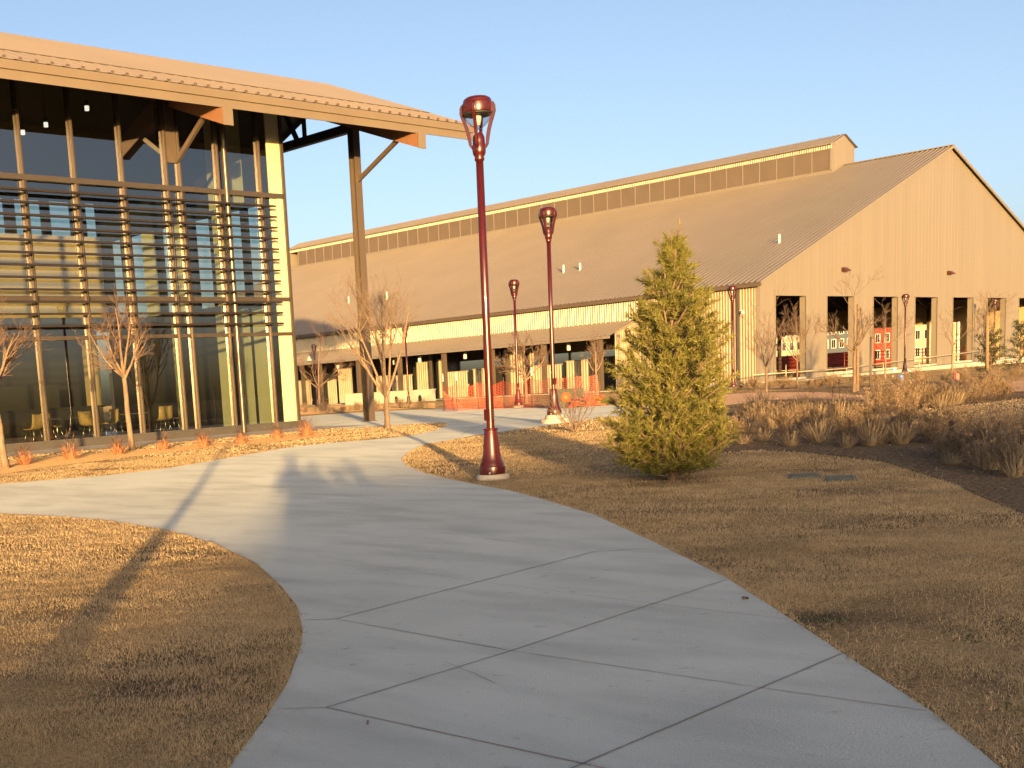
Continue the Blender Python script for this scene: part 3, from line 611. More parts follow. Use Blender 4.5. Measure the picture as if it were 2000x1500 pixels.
# ------------------------------------------------------------------ grasses and dry shrubs
def grass_clump(name, label, cat, H, R, n, m, seed, upright=1.6, w=.006):
    r = np.random.default_rng(seed); root = thing(name, label, cat); t = r.uniform(0, 6.28, n); q = np.sqrt(r.uniform(0, 1, n)) * R * .22
    P = np.stack([q * np.cos(t), q * np.sin(t), np.full(n, -.02)], 1); t2 = t + r.normal(0, .5, n); tl = (.12 + np.abs(r.normal(0, 1, n))) / upright * (.5 + .8 * q / (R * .22))
    D = np.stack([np.cos(t2) * tl, np.sin(t2) * tl, np.ones(n)], 1)
    V = blades(P, D, H * r.uniform(.25, 1.15, n), w * r.uniform(.7, 1.3, n), np.clip(r.normal(.35, .25, n), 0, 1))
    tri_mesh('blade', V, r.uniform(size=n), m, root, nper=5).name = 'foliage'; return root
def dry_shrub(name, label, cat, H, R, seed, m, nst=26):
    rd = random.Random(seed); root = thing(name, label, cat); A = MB(); pts = []
    def go(p, d, L, r, lev):
        q = [p]; c = p.copy(); dd = d.copy()
        for i in range(3):
            dd = (dd + Vector((rd.uniform(-1, 1), rd.uniform(-1, 1), rd.uniform(-.2, .4))) * .25).normalized(); c = c + dd * L / 3; q.append(c.copy())
        A.tube(q, [r, r * .8, r * .6, r * .4], 3, 0, False)
        for k in range(5 if lev else 2): pts.append(q[2].lerp(q[3], rd.random()))
        if lev < 2:
            for j in range(3): go(q[rd.randint(1, 3)], (dd + Vector((rd.uniform(-1, 1), rd.uniform(-1, 1), rd.uniform(-.2, 1)))).normalized(), L * rd.uniform(.45, .7), r * .6, lev + 1)
    for i in range(nst):
        t = rd.uniform(0, 6.28); a = rd.uniform(.1, 1.0); go(Vector((rd.gauss(0, .05), rd.gauss(0, .05), 0)), Vector((math.cos(t) * math.sin(a) * R / H, math.sin(t) * math.sin(a) * R / H, math.cos(a))).normalized(), H * rd.uniform(.45, .7), .006, 0)
    A.build('stem', twig, root); P = np.array([tuple(v) for v in pts]); r = np.random.default_rng(seed); P = np.repeat(P, 3, 0) + r.normal(0, .02, (len(P) * 3, 3)); n = len(P); D = r.normal(size=(n, 3)); D[:, 2] = np.abs(D[:, 2])
    V = blades(P, D, r.uniform(.03, .08, n), r.uniform(.006, .014, n), r.uniform(0, .6, n)); tri_mesh('foliage', V, r.uniform(size=n), m, root, nper=5); return root
GR = 'rusty ornamental grasses along the glass facade'
fac = [((48, 908), .75, .9, 'rusty grass clump with one long plume near the left edge tree'), ((140, 897), .8, 1.15, 'largest spiky rusty grass clump with a smaller tuft at its foot'), ((233, 888), .75, 1.0, 'rusty grass clump touching the trunk of the round-headed tree'),
       ((320, 879), .6, .75, 'narrow rusty grass clump right of the round-headed tree'), ((398, 873), .7, .85, 'upright rusty grass clump on the mulch left of the round column'), ((472, 867), .6, 1.0, 'broad rusty grass clump at the foot of the round facade column'),
       ((543, 857), .6, .95, 'low rusty grass clump at the foot of the facade corner'), ((600, 853), .95, 1.2, 'wide pale rusty grass clump just right of the facade corner')]
for i, (q, H, Rr, lab) in enumerate(fac):
    o = grass_clump('ornamental_grass', lab, 'ornamental grass', H * .85, .38 * Rr, 190, blade_red, 100 + i, 1.5, .009); o['group'] = GR; c = gp(*q); o.location = (c[0], c[1], tz(*c))
cl = [grass_clump('bunch_grass', '', 'grass clump', h, r, 260, blade_tan, 200 + i, u * .8, .008) for i, (h, r, u) in enumerate(((.75, .5, 1.7), (.6, .42, 1.2), (.9, .45, 2.3)))]
sh = [dry_shrub('dry_shrub', '', 'shrub', h, r, 300 + i, blade_brown, 20) for i, (h, r) in enumerate(((.7, .55), (.55, .6), (.8, .45)))]
used = set()
def put(src, px, sc_, lab, grp):
    o = src if src.name not in used else copy_tree(src); used.add(src.name)
    c = gp(*px); place(o, (c[0], c[1], tz(*c) - .01), random.uniform(0, 6.28), sc_, lab, grp); return o
rs_ = random.Random(77)
L1 = 'tan bunch grass in the dark mulch bed between the pine and the right lawn'
for q in ((1450, 868), (1490, 862), (1545, 872), (1600, 866), (1655, 874), (1700, 872), (1715, 868), (1760, 868), (1775, 862), (1640, 848), (1580, 850), (1860, 908), (1930, 918), (1985, 932), (1895, 885), (1465, 845), (1510, 838)):
    put(rs_.choice(cl), q, rs_.uniform(.55, .95), L1, 'bunch grasses in the mulch bed')
L2 = 'brown dry shrub low in the shaded mulch bed right of the pine'
for q in ((1430, 850), (1475, 838), (1530, 852), (1560, 840), (1610, 842), (1660, 850), (1690, 842), (1735, 846), (1770, 845), (1820, 852), (1860, 858), (1905, 862), (1950, 866), (1990, 872), (1640, 825), (1590, 822), (1500, 822), (1450, 820), (1830, 868), (1720, 858), (1905, 905), (1955, 900), (1965, 925), (1990, 905), (1870, 890), (1840, 895)):
    put(rs_.choice(sh), q, rs_.uniform(.45, .8), L2, 'dry shrubs in the mulch bed')
L3 = 'tall pale bunch grass catching the sun behind the mulch bed'
for k in range(26):
    q = (rs_.uniform(1470, 1690), rs_.uniform(800, 826)) if k < 14 else (rs_.uniform(1700, 1880), rs_.uniform(776, 796))
    put(rs_.choice(cl), q, rs_.uniform(.8, 1.15), L3, 'sunlit bunch grasses behind the bed')
L4 = 'reddish dry shrub in the planted row before the barn gable'
for k in range(44):
    x = rs_.uniform(1415, 2010); y = 762 - (x - 1415) * .03 + rs_.uniform(-6, 6)
    put(rs_.choice(sh), (x, y), rs_.uniform(.5, .85), L4, 'dry shrubs before the barn gable')
L5 = 'low brown clump in the planted strip along the far plaza edge'
for k in range(16):
    x = 585 + k * 16.5 + rs_.uniform(-5, 5); put(rs_.choice(cl + sh), (x, 806 - (x - 585) * .035 + rs_.uniform(-3, 2)), rs_.uniform(.6, .95), L5, 'brown clumps along the plaza edge')
L6 = 'brown shrub at the upper edge of the right lawn below the marker flags'
for k in range(12):
    x = 1720 + k * 22; put(rs_.choice(sh), (x, 805 - (x - 1720) * .11), rs_.uniform(.6, .9), L6, 'shrubs at the upper lawn edge')
def chips():
    n = 26000; r = np.sqrt(rng.uniform(60, 1400, n)); a = rng.uniform(R_(8), R_(46), n); x = r * np.cos(a); y = r * np.sin(a); k = inside(x, y, bed_poly); x = x[k]; y = y[k]; n = len(x); h = rng.uniform(0, 6.28, n)
    P = np.stack([x, y, terrain(x, y) + .012], 1); D = np.stack([np.cos(h), np.sin(h), rng.uniform(-.05, .35, n)], 1)
    struct(tri_mesh('mulch_litter', blades(P, D, rng.uniform(.05, .16, n), rng.uniform(.008, .02, n), rng.uniform(0, .3, n)), rng.beta(1, 2.5, n), blade_brown, nper=5), 'stuff')
chips()
def evergreen(label, px, H, R, seed):
    p = gp(*px); root = thing('evergreen_bush', label, 'evergreen', (p[0], p[1], tz(*p)), 0, 'small evergreens by the barn gable'); rd = random.Random(seed); B = MB(); P = []; D = []
    for i in range(46):
        z = H * .9 * i / 46; t = i * 2.4; r = R * (1 - .75 * z / H) * rd.uniform(.6, 1.1); tip = Vector((math.cos(t) * r, math.sin(t) * r, z + rd.uniform(.0, .35))); b0 = Vector((0, 0, z * .9)); B.tube([b0, b0.lerp(tip, .5), tip], [.02, .014, .006], 4, 0, False)
        for k in range(70):
            f = rd.uniform(.25, 1.05); P.append(tuple(b0.lerp(tip, f) + Vector((rd.gauss(0, .05), rd.gauss(0, .05), rd.gauss(0, .05))))); D.append(tuple((tip - b0).normalized() + Vector((rd.gauss(0, .7), rd.gauss(0, .7), rd.gauss(0, .7)))))
    P = np.array(P); D = np.array(D); n = len(P); r = np.random.default_rng(seed)
    tri_mesh('crown', blades(P, D, r.uniform(.08, .18, n), r.uniform(.02, .04, n), r.uniform(0, .5, n)), r.uniform(size=n), ever_m, root, nper=5); B.tube([(0, 0, -.05), (0, 0, H * .9)], [.06, .02], 6); B.build('trunk', bark, root)
evergreen('ragged dark evergreen beside the thick tree stake', (1935, 730), 2.4, 1.25, 3)
evergreen('dense dark evergreen at the right edge of the picture', (1992, 722), 3.0, 1.3, 9)

# ------------------------------------------------------------------ glass pavilion on the left
def pavilion():
    ROOT = (20.0, 32.1, .25); root = thing('glass_pavilion', 'two-storey glass pavilion with louvred facade and wide overhanging tan roof', 'building', ROOT)
    def P(mb, name, m): return part_at(mb, name, m, root)
    def C(mb, name, m, par): return mb.build(name, m, par)
    YF = 32.1; X0 = 4.0; XC = 27.0; YB = 43.3; XE = 33.6; YR = 36.9; ZR = 13.07; YE = 29.45; ZE = 10.14; SL = (ZR - ZE) / (YR - YE)
    rz = lambda y: ZR - SL * abs(y - YR)
    # roof sheets
    YB2 = 2 * YR - YE
    b = MB()
    v = Vector((0, 1, SL)).normalized(); nrm = (0, -v.z, v.y); L = 31.5 - YE; ln = L / v.y
    corr(b, (X0 - 14, YE, ZE), (1, 0, 0), v, XE - X0 + 14, lambda t: 0, lambda t: ln, .455, .012, nrm, 'rib')
    z1 = rz(31.5)
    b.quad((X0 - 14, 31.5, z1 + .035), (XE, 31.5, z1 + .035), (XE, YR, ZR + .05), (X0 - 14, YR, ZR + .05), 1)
    b.quad((X0 - 14, 31.5, z1 - .01), (XE, 31.5, z1 - .01), (XE, 31.5, z1 + .035), (X0 - 14, 31.5, z1 + .035), 2)
    b.quad((X0 - 14, YR, ZR + .05), (XE, YR, ZR + .05), (XE, YB2, ZE), (X0 - 14, YB2, ZE))
    roof = P(b, 'roof', [tan_apron, roof_lit_tone, bronze_dark])
    n = int((XE - X0 + 8) / .455); g0 = None
    for i in range(n):
        x = XE - (i + .5) * .455
        if g0 is None: b = MB(); z = ZE + SL * .22; b.box(x - .04, x + .04, YE + .19, YE + .23, z - .03, z + .05); g0 = C(b, 'snow_guard', bronze, roof)
        else: c = g0.copy(); COL.objects.link(c); c.location = (-i * .455, 0, 0)
    b = MB(); b.box(X0 - 14, XE, YE + .06, YE + .10, 9.66, 10.10); b.box(X0 - 14, XE + .01, YE + .0, YE + .06, 9.90, 10.125); b.box(X0 - 14, XE, YE + .045, YE + .06, 9.655, 9.70); P(b, 'fascia', fascia_m)
    b = MB()   # gable end trim and roof underside
    b.prism([(XE, YE + .1, 9.66), (XE, YE + .1, ZE - .01), (XE, YR, ZR - .01), (XE, YB2, ZE - .01), (XE, YB2, 9.66), (XE, YR, ZR - .48)], (.04, 0, 0)); P(b, 'rake_trim', fascia_m)
    b = MB(); d = .30
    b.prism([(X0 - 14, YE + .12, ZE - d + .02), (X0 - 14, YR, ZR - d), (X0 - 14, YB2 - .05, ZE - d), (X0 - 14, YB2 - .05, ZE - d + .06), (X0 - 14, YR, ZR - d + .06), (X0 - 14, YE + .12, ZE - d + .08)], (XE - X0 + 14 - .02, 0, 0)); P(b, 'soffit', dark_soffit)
    # rafters with braces
    for x in (6.8, 14.82, 22.83, 30.84):
        w = .33; zb = lambda y: 9.13 + .42 * (y - 29.4)
        b = MB(); pts = [(x - w / 2, 29.36, 9.15), (x - w / 2, YR - .2, zb(YR - .2) - .25), (x - w / 2, YR - .2, rz(YR - .2) - .32), (x - w / 2, 29.62, rz(29.62) - .34), (x - w / 2, 29.62, 9.63), (x - w / 2, 29.44, 9.63)]
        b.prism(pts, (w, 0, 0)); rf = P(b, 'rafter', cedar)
        b = MB(); b.box(x - w / 2 - .012, x + w / 2 + .012, 29.33, 29.36, 9.14, 9.64); C(b, 'end_cap', fascia_m, rf)
        y0, zz = (32.52, 8.62) if x > 30 else (32.0, 8.62)
        b = MB(); b.bar((x, y0, zz), (x, 30.45, 9.62), .10, .14); P(b, 'brace', bronze)
    b = MB(); b.box(30.72, 30.96, 32.5, 44.0, 10.28, 10.58); P(b, 'edge_beam', black_steel)
    b = MB(); b.bar((30.84, 35.6, 10.5), (30.84, 36.6, 12.3), .14, .14); b.bar((30.84, 35.2, 10.55), (30.84, 35.2, 12.1), .12, .12); P(b, 'truss_strut', black_steel)
    b = MB(); b.bar((27.0, 36.9, 10.3), (33.4, 36.9, 12.5), .16, .22); b.box(26.9, 33.5, 36.8, 37.0, 12.35, 12.6); P(b, 'ridge_beam', black_steel)
    # square post: web and flanges
    b = MB(); x, y = 30.84, 32.62
    b.box(x - .15, x + .15, y - .15, y - .125, .25, 10.6); b.box(x - .15, x + .15, y + .125, y + .15, .25, 10.6); b.box(x - .012, x + .012, y - .125, y + .125, .25, 10.6); b.box(x - .22, x + .22, y - .22, y + .22, .24, .275); P(b, 'post', bronze)
    # sill beam, mullions, column
    b = MB(); b.box(X0, 27.16, YF - .16, YF + .12, .24, .5); b.box(X0, 27.18, YF - .19, YF - .16, .455, .505); P(b, 'sill_beam', beam_grey)
    xs = [6.2, 7.8, 9.4, 11.0, 12.7, 14.3, 15.93, 17.58, 19.23, 20.84, 22.40, 22.90, 24.36, 26.04]
    for x in xs:
        zt = rz(YF) - .36
        b = MB(); b.box(x - .045, x + .045, YF - .10, YF + .08, .5, zt); b.box(x - .022, x + .022, YF - .135, YF - .10, .5, zt); P(b, 'mullion', mullion_m)
    b = MB(); b.box(26.97, 27.07, YF - .1, YF + .06, .5, rz(YF) - .36); P(b, 'corner_mullion', mullion_m)
    b = MB(); b.lathe([(.09, .26), (.09, 10.6)], 20, (24.56, YF - .19)); P(b, 'round_column', mullion_m)
    b = MB(); b.box(22.45, 22.85, YF - .05, YF + .05, 8.55, 10.4); P(b, 'column_plate', bronze)
    for z, h in ((7.80, .15), (4.50, .13), (3.38, .11)):
        cuts = [X0] + xs + [26.97]
        b = MB()
        for a, c in zip(cuts, cuts[1:]): b.box(a + .045, c - .045, YF - .09, YF + .06, z - h / 2, z + h / 2)
        if z > 7: b.box(X0, 26.6, YF - .155, YF - .135, z - h / 2 - .01, z + h / 2 - .02)
        P(b, 'transom', mullion_m)
    # glass bays
    cuts = [X0] + xs + [26.97]
    for a, c in zip(cuts, cuts[1:]):
        b = MB(); c = min(c, 26.48)
        for z0, z1_ in ((.5, 3.325), (3.435, 4.435), (4.565, 7.725), (7.875, rz(YF) - .37)):
            b.quad((a + .045, YF, z0), (c - .045, YF, z0), (c - .045, YF, z1_), (a + .045, YF, z1_))
        P(b, 'window_pane', glass)
    # louvres on brackets
    for i in range(12):
        z = 7.40 - i * .3364
        b = MB(); y = YF - .36
        b.add([(X0, y - .15, z - .036), (X0, y - .15, z + .018), (X0, y - .02, z + .036), (X0, y + .13, z + .015), (X0, y + .13, z - .015), (26.28, y - .15, z - .036), (26.28, y - .15, z + .018), (26.28, y - .02, z + .036), (26.28, y + .13, z + .015), (26.28, y + .13, z - .015)],
              [(0, 1, 2, 3, 4), (9, 8, 7, 6, 5)] + [(k, 5 + k, 5 + (k + 1) % 5, (k + 1) % 5) for k in range(5)])
        P(b, 'louvre', louvre_m)
    b = MB()
    for x in xs:
        b.box(x - .012, x + .012, YF - .24, YF - .215, 3.6, 7.7)
        for i in range(12): b.box(x - .012, x + .012, YF - .225, YF - .13, 7.385 - i * .3364, 7.41 - i * .3364)
    P(b, 'louvre_bracket', louvre_m)
    # inside: floor, ceiling ties, back wall, east wall
    b = MB(); b.box(X0, XC - .1, YF + .12, 46, .2, .34); P(b, 'floor', int_floor)
    wins = [(19.2, 20.3), (20.6, 21.4), (21.7, 22.9), (23.30, 23.66), (23.88, 24.43), (24.77, 25.69), (26.0, 26.2), (26.33, 26.84)]
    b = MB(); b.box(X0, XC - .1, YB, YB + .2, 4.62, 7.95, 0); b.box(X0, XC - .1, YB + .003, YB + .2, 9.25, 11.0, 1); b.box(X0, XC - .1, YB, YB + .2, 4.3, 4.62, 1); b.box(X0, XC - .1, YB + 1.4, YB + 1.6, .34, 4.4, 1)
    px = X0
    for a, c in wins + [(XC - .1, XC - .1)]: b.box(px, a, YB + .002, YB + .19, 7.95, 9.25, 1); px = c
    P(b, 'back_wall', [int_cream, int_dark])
    b = MB()
    for a, c in wins: b.quad((a, YB + .1, 7.95), (c, YB + .1, 7.95), (c, YB + .1, 9.25), (a, YB + .1, 9.25))
    P(b, 'clerestory_pane', glass)
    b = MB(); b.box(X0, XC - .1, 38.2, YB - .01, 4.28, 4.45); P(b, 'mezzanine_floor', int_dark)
    b = MB(); b.box(24.6, 25.05, 41.2, 41.6, .34, 4.27); P(b, 'interior_column', int_cream)
    b = MB(); b.box(17.5, 23.8, 39.4, 40.0, .34, 1.35); b.box(17.3, 24.0, 39.3, 40.1, 1.35, 1.42); b.box(17.5, 23.8, 42.2, 42.6, .34, 2.3); P(b, 'bar_counter', int_dark)
    W = .12; xi = XC - W
    pale = MB(); dark = MB(); gl = MB()
    def rect(y0, y1, z0, z1_, k):
        if k == 'g': gl.quad((xi + .06, y0, z0), (xi + .06, y1, z0), (xi + .06, y1, z1_), (xi + .06, y0, z1_))
        else: (pale if k == 'p' else dark).box(xi, xi + W, y0, y1, z0, z1_)
    top = lambda y: rz(y) - .36
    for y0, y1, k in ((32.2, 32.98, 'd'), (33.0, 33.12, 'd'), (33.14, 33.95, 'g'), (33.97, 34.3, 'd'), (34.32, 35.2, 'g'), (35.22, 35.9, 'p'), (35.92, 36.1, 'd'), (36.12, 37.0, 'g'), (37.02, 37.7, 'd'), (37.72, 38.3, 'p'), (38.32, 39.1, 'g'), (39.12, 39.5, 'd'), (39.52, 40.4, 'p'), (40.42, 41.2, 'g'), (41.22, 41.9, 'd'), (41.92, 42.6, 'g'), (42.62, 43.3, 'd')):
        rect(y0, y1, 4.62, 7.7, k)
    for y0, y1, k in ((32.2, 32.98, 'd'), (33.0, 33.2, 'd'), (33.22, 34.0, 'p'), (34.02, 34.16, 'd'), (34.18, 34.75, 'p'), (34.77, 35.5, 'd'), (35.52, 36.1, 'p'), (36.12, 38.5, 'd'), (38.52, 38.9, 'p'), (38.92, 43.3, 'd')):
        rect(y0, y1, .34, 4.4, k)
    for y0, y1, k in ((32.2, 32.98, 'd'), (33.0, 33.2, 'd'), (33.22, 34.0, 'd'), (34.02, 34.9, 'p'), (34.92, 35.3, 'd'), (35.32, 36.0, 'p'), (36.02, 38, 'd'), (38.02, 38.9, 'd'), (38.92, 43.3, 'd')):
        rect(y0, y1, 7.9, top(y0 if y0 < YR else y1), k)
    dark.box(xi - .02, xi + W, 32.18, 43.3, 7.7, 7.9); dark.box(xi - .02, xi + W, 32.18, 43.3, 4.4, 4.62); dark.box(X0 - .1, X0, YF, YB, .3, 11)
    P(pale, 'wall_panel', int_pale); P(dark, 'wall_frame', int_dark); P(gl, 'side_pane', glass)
    b = MB()
    for z0, z1_ in ((.502, 3.32), (3.44, 4.43), (4.57, 7.72), (7.88, 10.7)): b.box(26.44, 26.968, YF - .03, YF + .03, z0, z1_)
    P(b, 'corner_panel', corner_cream)
    b = MB()
    for q, z in (((170, 216), 10.6), ((90, 248), 10.4), ((45, 263), 10.3), ((485, 298), 10.2)):
        d = RC.T @ np.array([(q[0] - PX) / FOC, (q[1] - PY) / FOC, 1.0]); t = (z - EYE) / d[2]; c = d * t
        b2 = MB(); b2.lathe([(0, z), (.07, z), (.07, z + .14), (0, z + .14)], 12, (c[0], c[1])); o = P(b2, 'downlight', lit_m)
        b2 = MB(); b2.lathe([(0, z + .142), (.075, z + .142), (.075, z + .3), (.012, z + .32), (.012, z + 1.2), (0, z + 1.2)], 10, (c[0], c[1])); C(b2, 'downlight_housing', black_steel, o)
    return root
pavilion()

def make_chair():
    root = thing('cafe_chair', '', 'chair')
    b = MB(); prof = [(-.20, .46), (-.05, .43), (.14, .44), (.20, .50), (.235, .66), (.25, .84)]; v = []
    for y, z in prof:
        w = .235 if z < .6 else .225
        for x in (-w, -w * .5, 0, w * .5, w): v.append((x, y - .03 * (1 - abs(x) / w) * (z > .5) + .0, z + .02 * (abs(x) / w) ** 2))
    f = [(5 * i + j, 5 * i + j + 1, 5 * i + 6 + j, 5 * i + 5 + j) for i in range(len(prof) - 1) for j in range(4)]
    b.add(v, f, 0, True); o = b.build('shell', chair_m, root); md = o.modifiers.new('thick', 'SOLIDIFY'); md.thickness = .02
    for x in (-1, 1):
        for y in (-1, 1):
            b = MB(); b.tube([(x * .12, y * .12, .43), (x * .21, y * .20, 0)], [.012, .011], 6); b.build('leg', chrome, root)
    return root
chair0 = make_chair()
CH = [((18.55, 34.7), 3.4, 'mustard chair with its back to the glass left of the first table'), ((20.0, 36.0), .4, 'mustard chair on the far side of the first cafe table'), ((20.4, 34.4), 2.0, 'mustard chair at the right of the first cafe table'),
      ((21.35, 34.9), 4.6, 'mustard chair left of the second cafe table behind the round-headed tree'), ((23.2, 34.5), 3.0, 'mustard chair with its back to the glass right of the second table'), ((22.6, 36.1), .3, 'mustard chair on the far side of the second cafe table'), ((24.3, 35.6), 1.4, 'mustard chair nearest the round facade column')]
for i, (p, rz_, lab) in enumerate(CH):
    o = chair0 if i == 0 else copy_tree(chair0); place(o, (p[0], p[1], .342), rz_, 1.08, lab, 'chairs inside the glass pavilion')
def make_table():
    root = thing('cafe_table', '', 'table'); b = MB(); b.box(-.55, .55, -.4, .4, .72, .75); b.build('tabletop', table_m, root)
    b = MB(); b.tube([(0, 0, .02), (0, 0, .72)], [.035, .035], 10); b.box(-.28, .28, -.03, .03, 0, .03); b.box(-.03, .03, -.28, .28, .001, .031); b.build('pedestal', chrome, root); return root
t0 = make_table(); place(t0, (19.55, 35.0, .342), .2, 1, 'small cafe table behind the glass near the left edge of the picture', 'tables inside the glass pavilion')
place(copy_tree(t0), (22.3, 35.2, .342), -.1, 1, 'small cafe table behind the glass near the round-headed tree', 'tables inside the glass pavilion')

# ------------------------------------------------------------------ the barn
def barn():
    X0, X1, Y0, Y1 = 74.7, 132.7, 41.84, 121.0; XR = 103.7; ZEV = 6.75; ZRG = 17.35; SLP = (ZRG - ZEV) / (XR - X0); ZB = .2
    root = thing('metal_barn', 'huge tan metal barn with a ridge monitor and tall openings in its gable', 'barn', (X0, Y0, .2))
    def P(mb, name, m): return part_at(mb, name, m, root)
    def C(mb, name, m, par): return mb.build(name, m, par)
    line = lambda x: ZRG - SLP * abs(x - XR)
    ops = [(76.6 + 7.03 * k, 80.75 + 7.03 * k) for k in range(8)]; ZT = 5.9
    bots = [.42, .62, .62, .66, .74, .76, .78, .80]
    # gable wall
    b = MB(); edges = [X0]
    for a, c in ops: edges += [a, c]
    edges.append(X1)
    for i, (a, c) in enumerate(zip(edges, edges[1:])):
        if i % 2 == 0: corr(b, (a, Y0, 0), (1, 0, 0), (0, 0, 1), c - a, lambda t: ZB, lambda t, a=a: ZT, .61, .0045, (0, -1, 0), 'flat')
        else: b.quad((a, Y0, ZB), (c, Y0, ZB), (c, Y0, bots[i // 2]), (a, Y0, bots[i // 2]), 1)
    corr(b, (X0, Y0 - .014, 0), (1, 0, 0), (0, 0, 1), X1 - X0, lambda t: ZT - .02, lambda t: line(X0 + t) - .02, .61, .0045, (0, -1, 0), 'flat')
    for a, c in ops:
        b.quad((a, Y0 - .015, ZB), (a, Y0 + .45, ZB), (a, Y0 + .45, ZT), (a, Y0 - .015, ZT)); b.quad((c, Y0 - .015, ZB), (c, Y0 + .45, ZB), (c, Y0 + .45, ZT), (c, Y0 - .015, ZT)); b.quad((a, Y0 - .015, ZT - .01), (c, Y0 - .015, ZT - .01), (c, Y0 + .45, ZT - .01), (a, Y0 + .45, ZT - .01))
    b.quad((X0, Y0 + .45, ZT), (X1, Y0 + .45, ZT), (XR, Y0 + .45, ZRG - .3), (XR, Y0 + .45, ZRG - .3))
    P(b, 'gable_wall', [tan_wall, pad_conc])
    for (a, c), z in zip(ops, bots):
        b = MB(); b.box(a - .02, a + .05, Y0 - .05, Y0 - .016, z, ZT); b.box(c - .05, c + .02, Y0 - .05, Y0 - .016, z, ZT); b.box(a + .05, c - .05, Y0 - .05, Y0 - .016, ZT - .08, ZT)
        P(b, 'opening_trim', tan_wall)
    # long wall: full height at the corner, upper band above the lean-to
    b = MB(); corr(b, (X0, Y0 + .25, 0), (0, 1, 0), (0, 0, 1), 51.1 - Y0 - .25, lambda t: ZB, lambda t: ZEV, .205, .045, (-1, 0, 0)); P(b, 'side_wall', glintless_corr); b = MB()
    corr(b, (X0, 51.1, 0), (0, 1, 0), (0, 0, 1), Y1 - 51.1, lambda t: 4.9, lambda t: ZEV, .205, .045, (-1, 0, 0)); P(b, 'upper_side_wall', cream_corr)
    b = MB(); b.box(X0 - .06, X0 + .12, Y0 - .03, Y0 + .24, ZB, ZEV - .05); P(b, 'corner_trim', tan_wall)
    b = MB(); b.box(X0 - .16, X0 - .05, 43.25, 43.42, .35, ZEV - .1); P(b, 'downpipe', bronze_dark)
    b = MB(); corr(b, (X1, Y1, 0), (-1, 0, 0), (0, 0, 1), X1 - X0, lambda t: ZB, lambda t: line(X1 - t), .5, .02, (0, 1, 0)); P(b, 'far_gable_wall', tan_wall)
    b = MB(); b.box(X1 - .1, X1, Y0 + .1, Y1, 4.5, ZEV); b.box(X1 - .1, X1, Y0 + .1, 52.2, ZB, 4.5)
    for k in range(15): b.box(X1 - .35, X1 - .11, 57.0 + 4.9 * k, 57.3 + 4.9 * k, ZB, 4.5)
    P(b, 'rear_wall', int_cream)
    # roofs
    v = Vector((1, 0, SLP)).normalized(); ln = (XR - X0 + .45) / v.x
    b = MB(); corr(b, (X0 - .45, Y0 - .3, ZEV - SLP * .45 + .06), (0, 1, 0), v, Y1 - Y0 + .6, lambda t: 0, lambda t: ln, .40, .065, (-v.z, 0, v.x), 'rib')
    v2 = Vector((-1, 0, SLP)).normalized(); corr(b, (X1 + .45, Y0 - .3, ZEV - SLP * .45 + .06), (0, 1, 0), v2, Y1 - Y0 + .6, lambda t: 0, lambda t: ln, .40, .065, (v2.z * -1 * -1, 0, v2.x * -1), 'rib')
    b.box(XR - .25, XR + .25, Y0 - .31, 50.3, ZRG + .06, ZRG + .13); P(b, 'roof', tan_roof)
    b = MB(); zz = ZEV - SLP * .45
    b.prism([(X0 - .45, Y0 - .33, zz - .12), (XR, Y0 - .33, ZRG - .12), (XR, Y0 - .33, ZRG + .11), (X0 - .45, Y0 - .33, zz + .11)], (0, .05, 0)); b.prism([(X1 + .45, Y0 - .33, zz - .12), (X1 + .45, Y0 - .33, zz + .11), (XR, Y0 - .33, ZRG + .11), (XR, Y0 - .33, ZRG - .12)], (0, .05, 0)); P(b, 'rake_trim', tan_wall)
    b = MB(); b.box(X0 - .60, X0 - .42, Y0 - .35, Y1, zz - .20, zz + .04); b.box(X0 - .63, X0 - .60, Y0 - .35, Y1, zz - .02, zz + .045); P(b, 'gutter', bronze)
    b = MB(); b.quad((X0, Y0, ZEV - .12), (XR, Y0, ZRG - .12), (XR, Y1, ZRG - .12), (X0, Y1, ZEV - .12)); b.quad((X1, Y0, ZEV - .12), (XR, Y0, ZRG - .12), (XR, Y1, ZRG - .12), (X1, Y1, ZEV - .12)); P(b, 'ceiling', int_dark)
    b = MB()
    for k in range(9):
        y = 47 + 8.2 * k; b.bar((X0 + .3, y, 6.2), (XR, y, ZRG - .7), .2, .5, m=0); b.bar((X1 - .3, y, 6.2), (XR, y, ZRG - .7), .2, .5); b.box(X0 + .2, X0 + .5, y - .12, y + .12, ZB, 6.4); b.box(X1 - .6, X1 - .4, y - .12, y + .12, ZB, 6.4)
    P(b, 'steel_frame', bronze_dark)
    b = MB(); b.box(X0 - 3.8, X0 + .2, Y0 - .3, Y1, .1, .29, 0); b.box(X0 + .2, X1 + 2, Y0 - .3, Y1, .1, .29, 1); P(b, 'floor_slab', [pad_conc, barn_floor])
    # ridge monitor
    mx0, mx1, my0, my1 = 101.75, 105.6, 50.45, 120.3; me, mr = 19.02, 19.85
    b = MB(); b.box(mx0, mx0 + .1, my0, my1, line(mx0) - .1, 16.95); corr(b, (mx0, my0, 0), (0, 1, 0), (0, 0, 1), my1 - my0, lambda t: 18.66, lambda t: me, .205, .045, (-1, 0, 0), m=1)
    b.prism([(mx0, my0, line(mx0) - .1), (mx0, my0, me), (XR, my0, mr), (mx1, my0, me), (mx1, my0, line(mx1) - .1), (XR, my0, ZRG - .1)], (0, -.06, 0)); b.box(mx1 - .1, mx1, my0, my1, line(mx1) - .1, me)
    b.prism([(mx0, my1, line(mx0) - .1), (mx0, my1, me), (XR, my1, mr), (mx1, my1, me), (mx1, my1, line(mx1) - .1), (XR, my1, ZRG - .1)], (0, .06, 0)); b.box(mx0 - .03, mx0 + .06, my0 - .02, my0 + .16, 16.9, 18.7)
